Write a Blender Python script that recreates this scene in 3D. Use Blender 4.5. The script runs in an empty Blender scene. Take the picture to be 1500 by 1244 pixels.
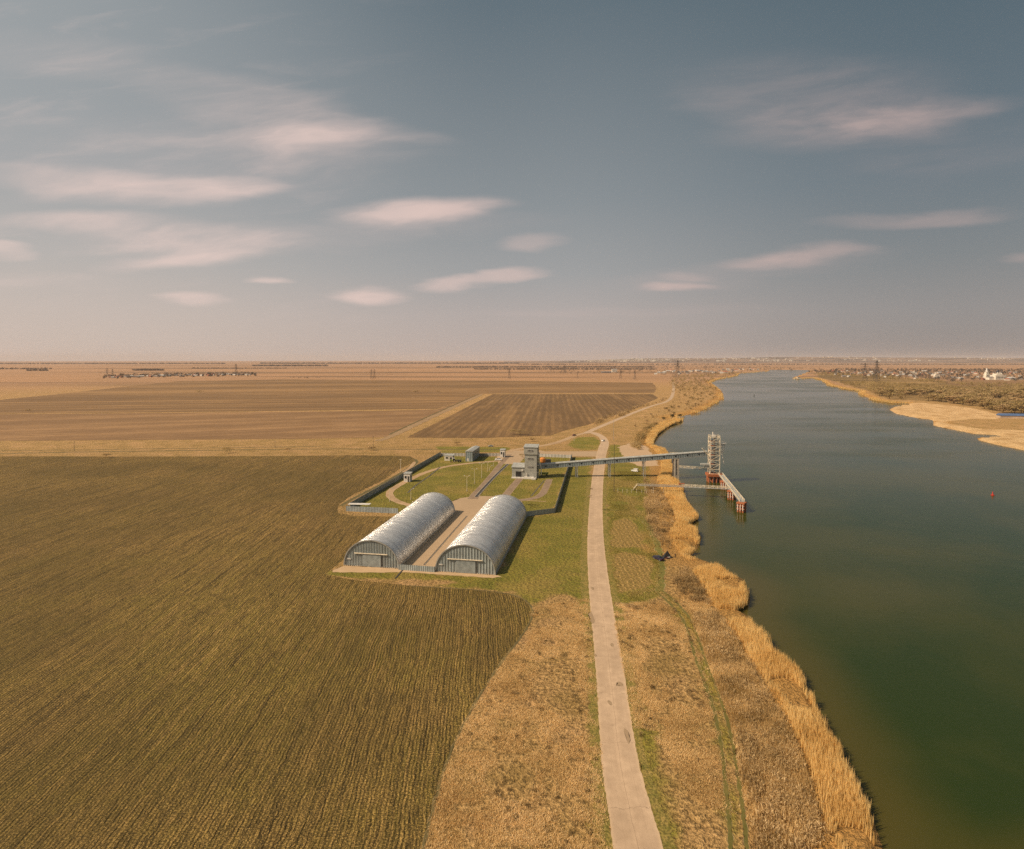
import bpy, bmesh, math, random
import numpy as np
from mathutils import Vector, Matrix
R = math.radians
random.seed(7); rng = np.random.default_rng(11)
scn = bpy.context.scene
col = scn.collection

# ------------------------------------------------------------------ camera
CAM_H = 75.0; FPX = 874.0; PITCH = math.atan(36 / FPX)
ca, sa = math.cos(PITCH), math.sin(PITCH)
cam = bpy.data.cameras.new('camera'); co = bpy.data.objects.new('camera', cam); col.objects.link(co)
co.location = (0, 0, CAM_H); co.rotation_euler = (math.pi / 2 - PITCH, 0, 0)
cam.lens = FPX / 1500 * 36; cam.sensor_width = 36; cam.sensor_fit = 'HORIZONTAL'
cam.shift_y = -0.04; cam.clip_start = 1; cam.clip_end = 80000
scn.camera = co

def P(px, py, z=0.0):
    """point of the plane at height z seen at this place of the photograph"""
    X = px - 750; u = 562 - py; d = (X, FPX * ca + u * sa, u * ca - FPX * sa); t = (z - CAM_H) / d[2]
    return (d[0] * t, d[1] * t)
def ZY(py, Y):
    u = 562 - py; dy = FPX * ca + u * sa; return CAM_H + (u * ca - FPX * sa) * Y / dy
def PP(pts, z=0.0): return [P(a, b, z) for a, b in pts]

# ------------------------------------------------------------------ materials
class NT:
    def __init__(s, name):
        s.m = bpy.data.materials.new(name); s.m.use_nodes = True; s.t = s.m.node_tree; s.t.nodes.clear()
        s.out = s.n('ShaderNodeOutputMaterial'); s.b = s.n('ShaderNodeBsdfPrincipled')
        s.l(s.b.outputs[0], s.out.inputs[0]); s.b.inputs['Roughness'].default_value = .9
        s.b.inputs['Specular IOR Level'].default_value = .2
        s._o = None
    def n(s, k, **kw):
        x = s.t.nodes.new(k)
        for a, b in kw.items(): setattr(x, a, b)
        return x
    def l(s, a, b): s.t.links.new(a, b)
    def put(s, sock, v):
        if isinstance(v, bpy.types.NodeSocket): s.l(v, sock)
        elif isinstance(v, (tuple, list)): sock.default_value = (*v, 1) if (len(v) == 3 and sock.type == 'RGBA') else v
        else: sock.default_value = v
    @property
    def obj(s):
        if s._o is None: s._o = s.n('ShaderNodeTexCoord').outputs['Object']
        return s._o
    def attr(s, name): return s.n('ShaderNodeAttribute', attribute_name=name).outputs['Fac']
    def attrv(s, name): return s.n('ShaderNodeAttribute', attribute_name=name).outputs['Color']
    def uv(s): return s.n('ShaderNodeAttribute', attribute_name='st').outputs['Vector']
    def scale(s, v, sc):
        x = s.n('ShaderNodeVectorMath', operation='MULTIPLY'); s.put(x.inputs[0], v); x.inputs[1].default_value = sc; return x.outputs[0]
    def rotscale(s, v, rz, sc):
        x = s.n('ShaderNodeMapping', vector_type='TEXTURE'); s.put(x.inputs[0], v); x.inputs['Rotation'].default_value = (0, 0, rz)
        return s.scale(x.outputs[0], sc)
    def noise(s, sc, det=4, v=None, rough=.55, dist=0):
        x = s.n('ShaderNodeTexNoise'); s.l(v if v is not None else s.obj, x.inputs['Vector'])
        x.inputs['Scale'].default_value = sc; x.inputs['Detail'].default_value = det; x.inputs['Roughness'].default_value = rough
        x.inputs['Distortion'].default_value = dist; return x.outputs['Fac']
    def ramp(s, f, stops, interp='LINEAR'):
        x = s.n('ShaderNodeValToRGB'); s.l(f, x.inputs[0]); e = x.color_ramp.elements; x.color_ramp.interpolation = interp
        while len(e) < len(stops): e.new(.5)
        for k, (p, c) in enumerate(stops):
            e[k].position = p; e[k].color = (c, c, c, 1) if not isinstance(c, tuple) else (*c, 1)
        return x.outputs[0]
    def mix(s, f, a, b, mode='MIX'):
        x = s.n('ShaderNodeMix', data_type='RGBA', blend_type=mode); s.put(x.inputs[0], f); s.put(x.inputs[6], a); s.put(x.inputs[7], b); return x.outputs[2]
    def ma(s, op, a, b=0.0, c=0.0, clamp=False):
        x = s.n('ShaderNodeMath', operation=op, use_clamp=clamp); s.put(x.inputs[0], a); s.put(x.inputs[1], b); s.put(x.inputs[2], c); return x.outputs[0]
    def mr(s, v, a, b, c=0, d=1, smooth=True):
        x = s.n('ShaderNodeMapRange', interpolation_type='SMOOTHSTEP' if smooth else 'LINEAR')
        s.put(x.inputs[0], v); x.inputs[1].default_value = a; x.inputs[2].default_value = b; x.inputs[3].default_value = c; x.inputs[4].default_value = d
        return x.outputs[0]
    def bump(s, h, dist=.1, st=1.0):
        x = s.n('ShaderNodeBump'); s.l(h, x.inputs['Height']); x.inputs['Distance'].default_value = dist; x.inputs['Strength'].default_value = st
        s.l(x.outputs[0], s.b.inputs['Normal'])
    def warm(s, c, k=(1.06, .95, .74)): return s.mix(1., c, k, 'MULTIPLY')
    def base(s, c): s.put(s.b.inputs['Base Color'], c); return s
    def sep(s, v):
        x = s.n('ShaderNodeSeparateXYZ'); s.l(v, x.inputs[0]); return x.outputs
    def comb(s, x_, y_, z_=0.0):
        x = s.n('ShaderNodeCombineXYZ'); s.put(x.inputs[0], x_); s.put(x.inputs[1], y_); s.put(x.inputs[2], z_); return x.outputs[0]

def dusty(name, c, rough=.8, metal=0., var=.25, sc=.6, dirt=(.16, .1, .05), dirty=.25):
    """plain surface with uneven tone and grime"""
    t = NT(name); a = t.noise(sc, 5); b = t.noise(sc * 7, 3)
    k = t.mix(t.ramp(a, [(.3, 0.), (.75, 1.)]), tuple(x * (1 - var) for x in c), tuple(min(1, x * (1 + var)) for x in c))
    k = t.mix(t.ma('MULTIPLY', t.ramp(b, [(.5, 0.), (.75, 1.)]), dirty), k, dirt)
    t.base(k); t.b.inputs['Roughness'].default_value = rough; t.b.inputs['Metallic'].default_value = metal
    t.b.inputs['Specular IOR Level'].default_value = .4
    return t.m

MT = {}
MT['white'] = dusty('white_paint', (.62, .58, .52), .6)
MT['cream'] = dusty('cream_paint', (.72, .62, .46), .6)
MT['concrete'] = dusty('concrete', (.40, .35, .28), .9)
MT['rust'] = dusty('rusty_steel', (.38, .12, .045), .8, sc=1.5, dirt=(.12, .05, .03), dirty=.6)
MT['steel'] = dusty('galvanised_steel', (.42, .42, .40), .45, .5)
MT['darksteel'] = dusty('dark_steel', (.07, .065, .06), .6, .4)
MT['pylonsteel'] = dusty('weathered_pylon_steel', (.06, .05, .045), .8, .1)
MT['black'] = dusty('black_rubber', (.015, .014, .014), .7, dirty=.1)
MT['glass'] = dusty('dark_glass', (.02, .025, .03), .12, dirty=.05)
MT['roofgrey'] = dusty('grey_roof', (.40, .40, .37), .55, .2)
MT['orange'] = dusty('orange_tarpaulin', (.55, .2, .04), .8)
MT['blue'] = dusty('blue_sheet', (.07, .13, .26), .7)
MT['red'] = dusty('red_paint', (.45, .03, .02), .5)
MT['greenpaint'] = dusty('green_yellow_paint', (.30, .33, .05), .7)
MT['carwhite'] = dusty('white_car_paint', (.75, .74, .70), .3, dirty=.1)
MT['cardark'] = dusty('dark_car_paint', (.03, .025, .05), .3, dirty=.1)
MT['carred'] = dusty('dark_red_car_paint', (.12, .02, .02), .3, dirty=.1)
MT['pole'] = dusty('weathered_wood', (.2, .15, .1), .9)
MT['skin'] = dusty('skin', (.45, .25, .17), .6, dirty=0)
MT['cloth'] = dusty('dark_cloth', (.05, .04, .05), .9)
MT['hwhite'] = dusty('whitewashed_wall', (.68, .62, .52), .9, sc=.1)
MT['hbeige'] = dusty('beige_wall', (.45, .34, .24), .9, sc=.1)
MT['hred'] = dusty('brick_wall', (.33, .15, .09), .9, sc=.1)
MT['rslate'] = dusty('slate_roof', (.20, .18, .17), .8, sc=.1)
MT['rred'] = dusty('clay_roof', (.33, .12, .07), .8, sc=.1)
MT['rgrey'] = dusty('pale_roof', (.5, .47, .43), .7, sc=.1)
MT['domedark'] = dusty('dark_dome_metal', (.06, .07, .09), .4, .6)
MT['gold'] = dusty('gilded_metal', (.6, .4, .1), .3, 1.)

def corrugated(name, c, axis=0, pitch=.9, metal=.2, rough=.5):
    t = NT(name); v = t.sep(t.obj)[axis]
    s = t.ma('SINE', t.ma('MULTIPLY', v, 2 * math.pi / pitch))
    n = t.noise(.35, 5); st = t.noise(1., 4, t.scale(t.obj, (2.5, 2.5, .12)))
    k = t.mix(t.ramp(n, [(.3, 0.), (.7, 1.)]), tuple(x * .8 for x in c), tuple(x * 1.2 for x in c))
    k = t.mix(t.ramp(st, [(.5, 0.), (.8, .55)]), k, (.2, .16, .11))
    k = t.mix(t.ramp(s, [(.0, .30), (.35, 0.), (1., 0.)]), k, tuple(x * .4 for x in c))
    t.base(k); t.bump(s, .05); t.b.inputs['Roughness'].default_value = rough; t.b.inputs['Metallic'].default_value = metal
    return t.m
MT['ribwall'] = corrugated('ribbed_wall_sheet', (.33, .37, .365), 0, 1.05, .1)
MT['fence'] = corrugated('ribbed_fence_sheet', (.34, .38, .38), 0, .8)
MT['fencepale'] = corrugated('pale_fence_panel', (.50, .47, .42), 0, 2.5, 0, .9)
MT['tower'] = dusty('tower_cladding', (.31, .305, .27), .7, dirty=.3, sc=.9)
MT['gallery'] = corrugated('gallery_cladding', (.26, .31, .32), 0, 1.5)
MT['doorsheet'] = dusty('grey_door_sheet', (.27, .30, .295), .6, .1)

def arch_metal():
    """galvanised sheet laid in hoops across the vault: every sheet a little differently dulled"""
    t = NT('galvanised_vault_sheet'); o = t.sep(t.obj); y = o[1]
    band = t.ma('FLOOR', t.ma('MULTIPLY', y, 1 / .62))
    wn = t.n('ShaderNodeTexWhiteNoise', noise_dimensions='1D'); t.l(band, wn.inputs['W'])
    streak = t.noise(1., 4, t.scale(t.obj, (.09, 1.15, .09)), .62)
    big = t.noise(.12, 4)
    rib = t.ma('SINE', t.ma('MULTIPLY', y, 2 * math.pi / .62))
    k = t.mix(t.ramp(streak, [(.3, 0.), (.7, 1.)]), (.60, .60, .59), (.93, .91, .87))
    k = t.mix(t.ma('MULTIPLY', t.ramp(t.noise(.5, 5), [(.5, 0.), (.8, 1.)]), .35), k, (.40, .33, .26))
    t.base(k); t.b.inputs['Metallic'].default_value = .6; t.b.inputs['Specular IOR Level'].default_value = .6
    r = t.ma('ADD', t.ma('MULTIPLY', wn.outputs['Value'], .12), t.ma('MULTIPLY', streak, .34))
    t.l(t.ma('ADD', r, t.ma('MULTIPLY', big, .14)), t.b.inputs['Roughness'])
    h = t.ma('ADD', t.ma('MULTIPLY', rib, .5), t.ma('MULTIPLY', streak, 2.6))
    t.bump(h, .17)
    return t.m
MT['vault'] = arch_metal()

# ------------------------------------------------------------------ mesh helpers
class MB:
    def __init__(s): s.v = []; s.f = []; s.mi = []; s.cur = 0
    def _add(s, vs, fs):
        b = len(s.v); s.v += [tuple(x) for x in vs]; s.f += [tuple(b + i for i in f) for f in fs]; s.mi += [s.cur] * len(fs); return s
    def box(s, c, d, rz=0, taper=1.0, rx=0):
        x, y, z = d[0] / 2, d[1] / 2, d[2] / 2; vs = []
        for sz in (-1, 1):
            k = taper if sz > 0 else 1
            for sx, sy in ((-1, -1), (1, -1), (1, 1), (-1, 1)): vs.append(Vector((sx * x * k, sy * y * k, sz * z)))
        M = Matrix.Translation(c) @ Matrix.Rotation(rz, 4, 'Z') @ Matrix.Rotation(rx, 4, 'X')
        return s._add([M @ v for v in vs], [(0, 3, 2, 1), (4, 5, 6, 7), (0, 1, 5, 4), (1, 2, 6, 5), (2, 3, 7, 6), (3, 0, 4, 7)])
    def bar(s, a, b, w, h=None, n=4, w2=None):
        a, b = Vector(a), Vector(b); h = h or w; d = (b - a).normalized()
        up = Vector((0, 0, 1)) if abs(d.z) < .95 else Vector((0, 1, 0))
        r = d.cross(up).normalized(); u = r.cross(d); vs = []
        for p, k in ((a, 1), (b, (w2 / w) if w2 else 1)):
            for i in range(n):
                t = 2 * math.pi * (i + .5) / n; q = 1 / math.cos(math.pi / n) * .5
                vs.append(p + r * math.cos(t) * w * q * k + u * math.sin(t) * h * q * k)
        fs = [(i, (i + 1) % n, n + (i + 1) % n, n + i) for i in range(n)] + [tuple(range(n))[::-1], tuple(range(n, 2 * n))]
        return s._add(vs, fs)
    def prism(s, prof, y0, y1):
        """closed x,z profile pushed along y"""
        n = len(prof)
        vs = [(x, y0, z) for x, z in prof] + [(x, y1, z) for x, z in prof]
        return s._add(vs, [(i, (i + 1) % n, n + (i + 1) % n, n + i) for i in range(n)] + [tuple(range(n))[::-1], tuple(range(n, 2 * n))])
    def xprism(s, prof, x0, x1):
        n = len(prof)
        vs = [(x0, y, z) for y, z in prof] + [(x1, y, z) for y, z in prof]
        return s._add(vs, [(i, n + i, n + (i + 1) % n, (i + 1) % n) for i in range(n)] + [tuple(range(n)), tuple(range(n, 2 * n))[::-1]])
    def lathe(s, c, prof, n=16):
        vs = []; fs = []
        for r, z in prof:
            for i in range(n): vs.append((c[0] + r * math.cos(2 * math.pi * i / n), c[1] + r * math.sin(2 * math.pi * i / n), c[2] + z))
        for k in range(len(prof) - 1):
            for i in range(n): fs.append((k * n + i, k * n + (i + 1) % n, (k + 1) * n + (i + 1) % n, (k + 1) * n + i))
        fs += [tuple(range(n))[::-1], tuple(range((len(prof) - 1) * n, len(prof) * n))]
        return s._add(vs, fs)
    def build(s, name, mats, parent=None, smooth=False):
        me = bpy.data.meshes.new(name); me.from_pydata(s.v, [], s.f); me.update()
        for m in (mats if isinstance(mats, (list, tuple)) else [mats]): me.materials.append(MT[m] if isinstance(m, str) else m)
        if max(s.mi, default=0): me.polygons.foreach_set('material_index', s.mi)
        if smooth: me.polygons.foreach_set('use_smooth', [True] * len(me.polygons))
        o = bpy.data.objects.new(name, me); col.objects.link(o)
        if parent: o.parent = parent
        return o
def multi(name, mats, parent, builders):
    out = []
    for fn in builders:
        m = MB(); fn(m); out.append(m.build(name, mats, parent))
    return out
def tag(o, label=None, cat=None, group=None, kind=None):
    for k, v in (('label', label), ('category', cat), ('group', group), ('kind', kind)):
        if v: o[k] = v
    return o
def empty(name, loc, rz=0, label=None, cat=None, group=None):
    o = bpy.data.objects.new(name, None); col.objects.link(o); o.location = loc; o.rotation_euler = (0, 0, rz); o.empty_display_size = .5
    return tag(o, label, cat, group)
def copy_tree(o, parent=None):
    c = o.copy(); col.objects.link(c); c.parent = parent
    for ch in list(o.children): copy_tree(ch, c)
    return c

def raw_mesh(name, V, F, mat, color=None, smooth=False, attrs=None):
    """fast mesh from numpy arrays, F of shape (n,3) or (n,4)"""
    me = bpy.data.meshes.new(name); k = F.shape[1]
    me.vertices.add(len(V)); me.vertices.foreach_set('co', np.asarray(V, np.float32).ravel())
    me.loops.add(F.size); me.loops.foreach_set('vertex_index', F.astype(np.int32).ravel())
    me.polygons.add(len(F)); me.polygons.foreach_set('loop_start', np.arange(0, F.size, k, dtype=np.int32))
    if smooth: me.polygons.foreach_set('use_smooth', np.ones(len(F), bool))
    me.update(calc_edges=True)
    if color is not None:
        a = me.attributes.new('tone', 'FLOAT', 'POINT'); a.data.foreach_set('value', np.asarray(color, np.float32))
    for nm, val in (attrs or {}).items():
        if val.ndim == 2:
            a = me.attributes.new(nm, 'FLOAT_VECTOR', 'POINT'); a.data.foreach_set('vector', np.asarray(val, np.float32).ravel())
        else:
            a = me.attributes.new(nm, 'FLOAT', 'POINT'); a.data.foreach_set('value', np.asarray(val, np.float32))
    me.materials.append(mat); me.validate()
    o = bpy.data.objects.new(name, me); col.objects.link(o); return o

# ------------------------------------------------------------------ polygons
def sdf(X, Y, poly):
    """signed distance, positive inside"""
    d = np.full(X.shape, 1e18); ins = np.zeros(X.shape, bool); n = len(poly)
    for i in range(n):
        x0, y0 = poly[i]; x1, y1 = poly[(i + 1) % n]; ex, ey = x1 - x0, y1 - y0; L = ex * ex + ey * ey + 1e-12
        t = np.clip(((X - x0) * ex + (Y - y0) * ey) / L, 0, 1)
        d = np.minimum(d, (X - x0 - t * ex) ** 2 + (Y - y0 - t * ey) ** 2)
        c = ((y0 > Y) != (y1 > Y))
        with np.errstate(divide='ignore', invalid='ignore'): ins ^= c & (X < (x1 - x0) * (Y - y0) / (y1 - y0 + 1e-30) + x0)
    return np.sqrt(d) * np.where(ins, 1, -1)
def smooth_poly(pts, n=1):
    for _ in range(n):
        q = []
        for i in range(len(pts)):
            a, b = pts[i], pts[(i + 1) % len(pts)]
            q += [(a[0] * .75 + b[0] * .25, a[1] * .75 + b[1] * .25), (a[0] * .25 + b[0] * .75, a[1] * .25 + b[1] * .75)]
        pts = q
    return pts
def smooth_line(pts, n=2):
    for _ in range(n):
        q = [pts[0]]
        for i in range(len(pts) - 1):
            a, b = pts[i], pts[i + 1]
            q += [tuple(.75 * s + .25 * t for s, t in zip(a, b)), tuple(.25 * s + .75 * t for s, t in zip(a, b))]
        pts = q + [pts[-1]]
    return pts
def densify(poly, amp):
    """break straight edges into short uneven steps whose size grows with distance"""
    out = []
    for i in range(len(poly)):
        a, b = Vector(poly[i]), Vector(poly[(i + 1) % len(poly)]); L = (b - a).length
        if L < 1e-6: continue
        step = max(.8, min(a.length, b.length) * .006); n = max(1, min(400, int(L / step))); nrm = Vector((-(b - a).y, (b - a).x)).normalized()
        for k in range(n):
            p = a + (b - a) * (k / n); s = amp * step * .8
            out.append(tuple(p + nrm * random.uniform(-s, s)))
    return out
def sheet(name, poly, z, mat, amp=.5, kind='structure'):
    pts = densify(poly, amp)
    bm = bmesh.new(); vs = [bm.verts.new((x, y, z)) for x, y in pts]; f = bm.faces.new(vs)
    bmesh.ops.triangulate(bm, faces=[f], ngon_method='EAR_CLIP'); bm.normal_update()
    if sum(f.normal.z * f.calc_area() for f in bm.faces) < 0: bmesh.ops.reverse_faces(bm, faces=bm.faces[:])
    me = bpy.data.meshes.new(name); bm.to_mesh(me); bm.free(); me.materials.append(mat)
    o = bpy.data.objects.new(name, me); col.objects.link(o); o['kind'] = kind; return o
def strip(name, cl, z, mat, jit=.12, sub=2, kind='structure', step=1.2):
    """cl: list of (left_px, right_px, py) or of (x, y, width) in metres when given 4-tuples"""
    rows = [(P(l, y), P(r, y)) if len(c) == 3 else (c[0], c[1]) for c in cl for l, r, y in [c if len(c) == 3 else (0, 0, 0)]]
    rows = [(a[0], a[1], b[0], b[1]) for a, b in rows]; rows = smooth_line(rows, sub)
    fine = []
    for i in range(len(rows) - 1):
        a, b = np.array(rows[i]), np.array(rows[i + 1]); L = np.hypot(*(b - a)[:2]); n = max(1, int(L / max(step, abs(a[1]) * .006)))
        for k in range(n): fine.append(a + (b - a) * k / n)
    fine.append(np.array(rows[-1])); A = np.array(fine); n = len(A); M = 7
    w = np.linspace(0, 1, M); V = np.zeros((n, M, 3)); S = np.zeros((n, M, 3))
    jl = rng.uniform(-jit, jit, n); jr = rng.uniform(-jit, jit, n)
    width = np.hypot(A[:, 2] - A[:, 0], A[:, 3] - A[:, 1]) + 1e-6
    along = np.concatenate([[0], np.cumsum(np.hypot(*(np.diff((A[:, :2] + A[:, 2:]) / 2, axis=0)).T))])
    for j in range(M):
        t = w[j] + (jl / width if j == 0 else 0) + (jr / width if j == M - 1 else 0)
        V[:, j, 0] = A[:, 0] * (1 - t) + A[:, 2] * t; V[:, j, 1] = A[:, 1] * (1 - t) + A[:, 3] * t; V[:, j, 2] = z
        S[:, j, 0] = w[j]; S[:, j, 1] = along
    idx = np.arange(n * M).reshape(n, M)
    F = np.stack([idx[:-1, :-1], idx[:-1, 1:], idx[1:, 1:], idx[1:, :-1]], -1).reshape(-1, 4)
    o = raw_mesh(name, V.reshape(-1, 3), F, mat, attrs={'st': S.reshape(-1, 3)}); o['kind'] = kind; return o
def line_strip(name, pts, w, z, mat, **k):
    """pts in photo pixels, w metres"""
    p = [Vector(P(*q)) for q in pts]; rows = []
    for i, q in enumerate(p):
        d = (p[min(i + 1, len(p) - 1)] - p[max(i - 1, 0)]).normalized(); nn = Vector((d.y, -d.x)) * w / 2
        rows.append((tuple(q - nn), tuple(q + nn), 0, 0))
    return strip(name, rows, z, mat, **k)

# ------------------------------------------------------------------ the river shore
WZ = -1.5
near_shore = [(1320, 1320), (1272, 1180), (1243, 1124), (1232, 1092), (1200, 1040), (1172, 985), (1160, 970), (1132, 950), (1118, 925), (1092, 900), (1078, 893),
    (1098, 884), (1099, 872), (1090, 850), (1062, 834), (1030, 822), (1008, 814), (1022, 804), (1028, 788), (1021, 776), (1009, 769), (1024, 757),
    (1016, 746), (1007, 736), (1001, 717), (994, 705), (983, 701), (989, 689), (984, 679), (984, 669), (975, 659), (957, 654), (959, 645), (965, 635),
    (982, 623), (1000, 616), (999, 613), (978, 613), (1003, 609), (1021, 605), (1032, 600), (1060, 584), (1057, 573), (1040, 560), (1052, 555.5), (1080, 550.5), (1083, 547), (1125, 544)]
far_shore = [(1127, 542.6), (1188, 543), (1162, 553.5), (1165, 555), (1190, 553.6), (1204, 557), (1212, 564), (1233, 569), (1260, 573), (1257, 577), (1281, 586.5), (1308, 590.5),
    (1338, 591), (1311, 596), (1302, 600), (1313, 606.5), (1340, 612), (1367, 616), (1367, 624), (1393, 629), (1433, 637), (1472, 639), (1425, 643), (1460, 652), (1500, 660), (1640, 690), (1900, 760), (2300, 900), (2500, 1320)]
river_poly = PP(near_shore, WZ) + PP(far_shore, WZ)
beach_poly = smooth_poly(PP([(1303, 600), (1312, 594), (1340, 589), (1370, 592), (1420, 597), (1455, 605), (1470, 611), (1455, 615), (1430, 613), (1400, 616), (1380, 618), (1366, 615), (1340, 611), (1313, 606)]), 1)
bar_poly = smooth_poly(PP([(1425, 642), (1475, 640), (1600, 655), (1640, 690), (1500, 660), (1460, 652)]), 1)

greens = [PP(q) for q in [
    [(510, 744), (645, 668), (836, 670), (812, 752), (768, 757), (660, 757), (590, 750)],
    [(768, 757), (812, 752), (838, 670), (868, 670), (858, 760), (861, 840), (866, 900), (830, 868), (781, 885), (745, 866), (640, 858), (728, 843)],
    [(480, 845), (640, 850), (740, 864), (740, 846), (600, 838), (480, 836)],
    [(893, 650), (925, 655), (940, 668), (955, 690), (945, 745), (950, 770), (975, 815), (972, 868), (940, 884), (898, 890), (888, 800), (885, 700)],
    [(843, 641), (872, 640), (881, 649), (876, 659.5), (852, 659.5), (830, 652)],
    [(636, 654), (745, 655), (748, 662), (650, 664)],
    [(861, 860), (866, 860), (880, 1124), (890, 1300), (868, 1300), (870, 1124), (862, 980)],
    [(893, 870), (900, 870), (950, 1124), (985, 1300), (940, 1300), (936, 1124), (912, 960)],
    [(1045, 1040), (1062, 1040), (1085, 1130), (1060, 1135)],
    [(895, 870), (903, 872), (925, 960), (950, 1050), (970, 1124), (1010, 1300), (965, 1300), (936, 1124), (912, 960)],
    [(968, 862), (990, 880), (1012, 903), (1030, 940), (1048, 1000), (1062, 1060), (1074, 1124), (1085, 1260), (1072, 1260), (1058, 1124), (1042, 1040), (1026, 975), (1012, 925), (985, 895)],
]]
drys = [PP(q) for q in [
    [(896, 762), (915, 757), (930, 764), (946, 790), (952, 804), (895, 802)],
    [(895, 812), (915, 808), (950, 815), (962, 830), (958, 862), (905, 870)],
]]
near_shore_w = PP(near_shore, 0)
# ------------------------------------------------------------------ ground sheet
WOOD = [(1225, 560), (1275, 574), (1300, 585), (1345, 587), (1400, 592), (1440, 600), (1475, 607), (1560, 612), (1700, 620), (1700, 566), (1500, 560), (1400, 560), (1300, 553), (1200, 548), (1195, 552)]
def make_ground():
    yy = np.concatenate([np.arange(1900, 1260, -40), np.arange(1260, 700, -3.0), np.arange(700, 560, -2.0), np.arange(560, 531, -1.0), [530.5, 530, 529.5, 529.05, 528.62]])
    r = np.array([P(750, y)[1] for y in yy]); r = np.concatenate([[.5, 10, 25], r[r > 30]])
    th = np.concatenate([np.arange(-180, -56, 6), np.arange(-56, 56, .28), np.arange(56, 180, 6), [180]]) * math.pi / 180
    TH, RR = np.meshgrid(th, r); X = RR * np.sin(TH); Y = RR * np.cos(TH)
    rv = sdf(X, Y, river_poly)
    g = np.max([sdf(X, Y, p) for p in greens], axis=0)
    d = np.max([sdf(X, Y, p) for p in drys], axis=0)
    sd = np.max([sdf(X, Y, beach_poly), sdf(X, Y, bar_poly), sdf(X, Y, PP([(1366, 617), (1395, 622), (1440, 629), (1500, 630), (1560, 640), (1500, 643), (1440, 638), (1395, 630), (1368, 625)]))], axis=0)
    wd = sdf(X, Y, PP(WOOD)); Z = np.interp(rv, [-2.5, 2.5, 12], [0, -3.0, -4.5])
    V = np.stack([X, Y, Z], -1).reshape(-1, 3); n, m = X.shape; idx = np.arange(n * m).reshape(n, m)
    F = np.stack([idx[:-1, :-1], idx[:-1, 1:], idx[1:, 1:], idx[1:, :-1]], -1).reshape(-1, 4)[:, ::-1]
    t = NT('ground_soil_and_grass')
    n1 = t.noise(.012, 4); n2 = t.noise(.09, 5); n3 = t.noise(.7, 4); n4 = t.noise(3.2, 3)
    gold = t.mix(t.ramp(n3, [(.3, 0.), (.65, 1.)]), (.29, .185, .08), (.56, .38, .19))
    gold = t.mix(t.ramp(n2, [(.46, 0.), (.74, .75)]), gold, (.22, .16, .05))
    gold = t.mix(t.ramp(t.noise(.05, 5), [(.5, 0.), (.7, .6)]), gold, (.60, .38, .23))
    grass = t.mix(t.ramp(n2, [(.3, 0.), (.72, 1.)]), (.14, .17, .022), (.29, .265, .055))
    grass = t.mix(t.ramp(n3, [(.45, 0.), (.85, .5)]), grass, (.38, .25, .08))
    grass = t.mix(t.ramp(t.noise(.04, 5), [(.5, 0.), (.66, .5)]), grass, (.42, .30, .11))
    wob = t.ma('MULTIPLY', t.ma('SUBTRACT', t.noise(.11, 5), .5), 16)
    gm = t.mr(t.ma('ADD', t.attr('green'), t.ma('MULTIPLY', wob, .7)), -1.5, 2.0)
    c = t.mix(gm, gold, grass)
    dm = t.ma('MULTIPLY', t.mr(t.ma('ADD', t.attr('dry'), t.ma('MULTIPLY', wob, .7)), -.8, 1.6), .85)
    o = t.sep(t.obj)
    rows = t.ma('SINE', t.ma('MULTIPLY', t.ma('ADD', o[0], t.ma('MULTIPLY', t.noise(.3, 2), 1.6)), 2 * math.pi / 1.7))
    dryc = t.mix(t.ma('MULTIPLY', t.ramp(rows, [(.0, .8), (.6, .0)]), t.ramp(n3, [(.35, .15), (.6, .9)])), t.mix(t.ramp(n3, [(.3, 0.), (.7, 1.)]), (.30, .20, .075), (.60, .41, .19)), (.22, .17, .05))
    c = t.mix(dm, c, dryc)
    # far land: long soft fields of pinkish stubble and grey brown soil
    dist = t.ma('SQRT', t.ma('ADD', t.ma('MULTIPLY', o[0], o[0]), t.ma('MULTIPLY', o[1], o[1])))
    fa = t.noise(1., 4, t.scale(t.obj, (.00022, .0017, 1)), .6); fb = t.noise(1., 5, t.scale(t.obj, (.0011, .006, 1)))
    farc = t.mix(t.ramp(fa, [(.40, 0.), (.47, 1.)]), (.22, .145, .095), (.43, .27, .17))
    farc = t.mix(t.ramp(fb, [(.5, 0.), (.62, .7)]), farc, (.34, .22, .135))
    farc = t.mix(t.ramp(fb, [(.30, .8), (.38, 0.)]), farc, (.10, .075, .05))
    c = t.mix(t.mr(dist, 1500, 2300), c, farc)
    c = t.mix(t.mr(t.ma('ADD', t.attr('wood'), t.ma('MULTIPLY', wob, 2.)), -8, 12), c, t.mix(t.ramp(fb, [(.4, 0.), (.6, 1.)]), (.17, .12, .055), (.38, .26, .12)))
    # reed litter by the water, sand on the far beach
    rvn = t.ma('ADD', t.attr('river'), t.ma('MULTIPLY', wob, 1.1))
    c = t.mix(t.ma('MULTIPLY', t.mr(rvn, -24, -8), t.mr(dist, 150, 400, .8, 1.)), c, t.mix(n3, (.36, .20, .065), (.56, .33, .12)))
    sm = t.mr(t.ma('ADD', t.attr('sand'), t.ma('MULTIPLY', wob, .6)), -3, 2)
    c = t.mix(sm, c, t.mix(t.ramp(t.noise(.06, 5), [(.35, 0.), (.6, 1.)]), (.50, .33, .17), (.72, .53, .33)))
    c = t.mix(t.mr(t.attr('river'), -.6, 1.0), c, (.05, .04, .02))
    c = t.mix(t.ma('MULTIPLY', t.ramp(n4, [(.35, 1.), (.55, 0.)]), .45), c, (.10, .065, .025))
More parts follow.
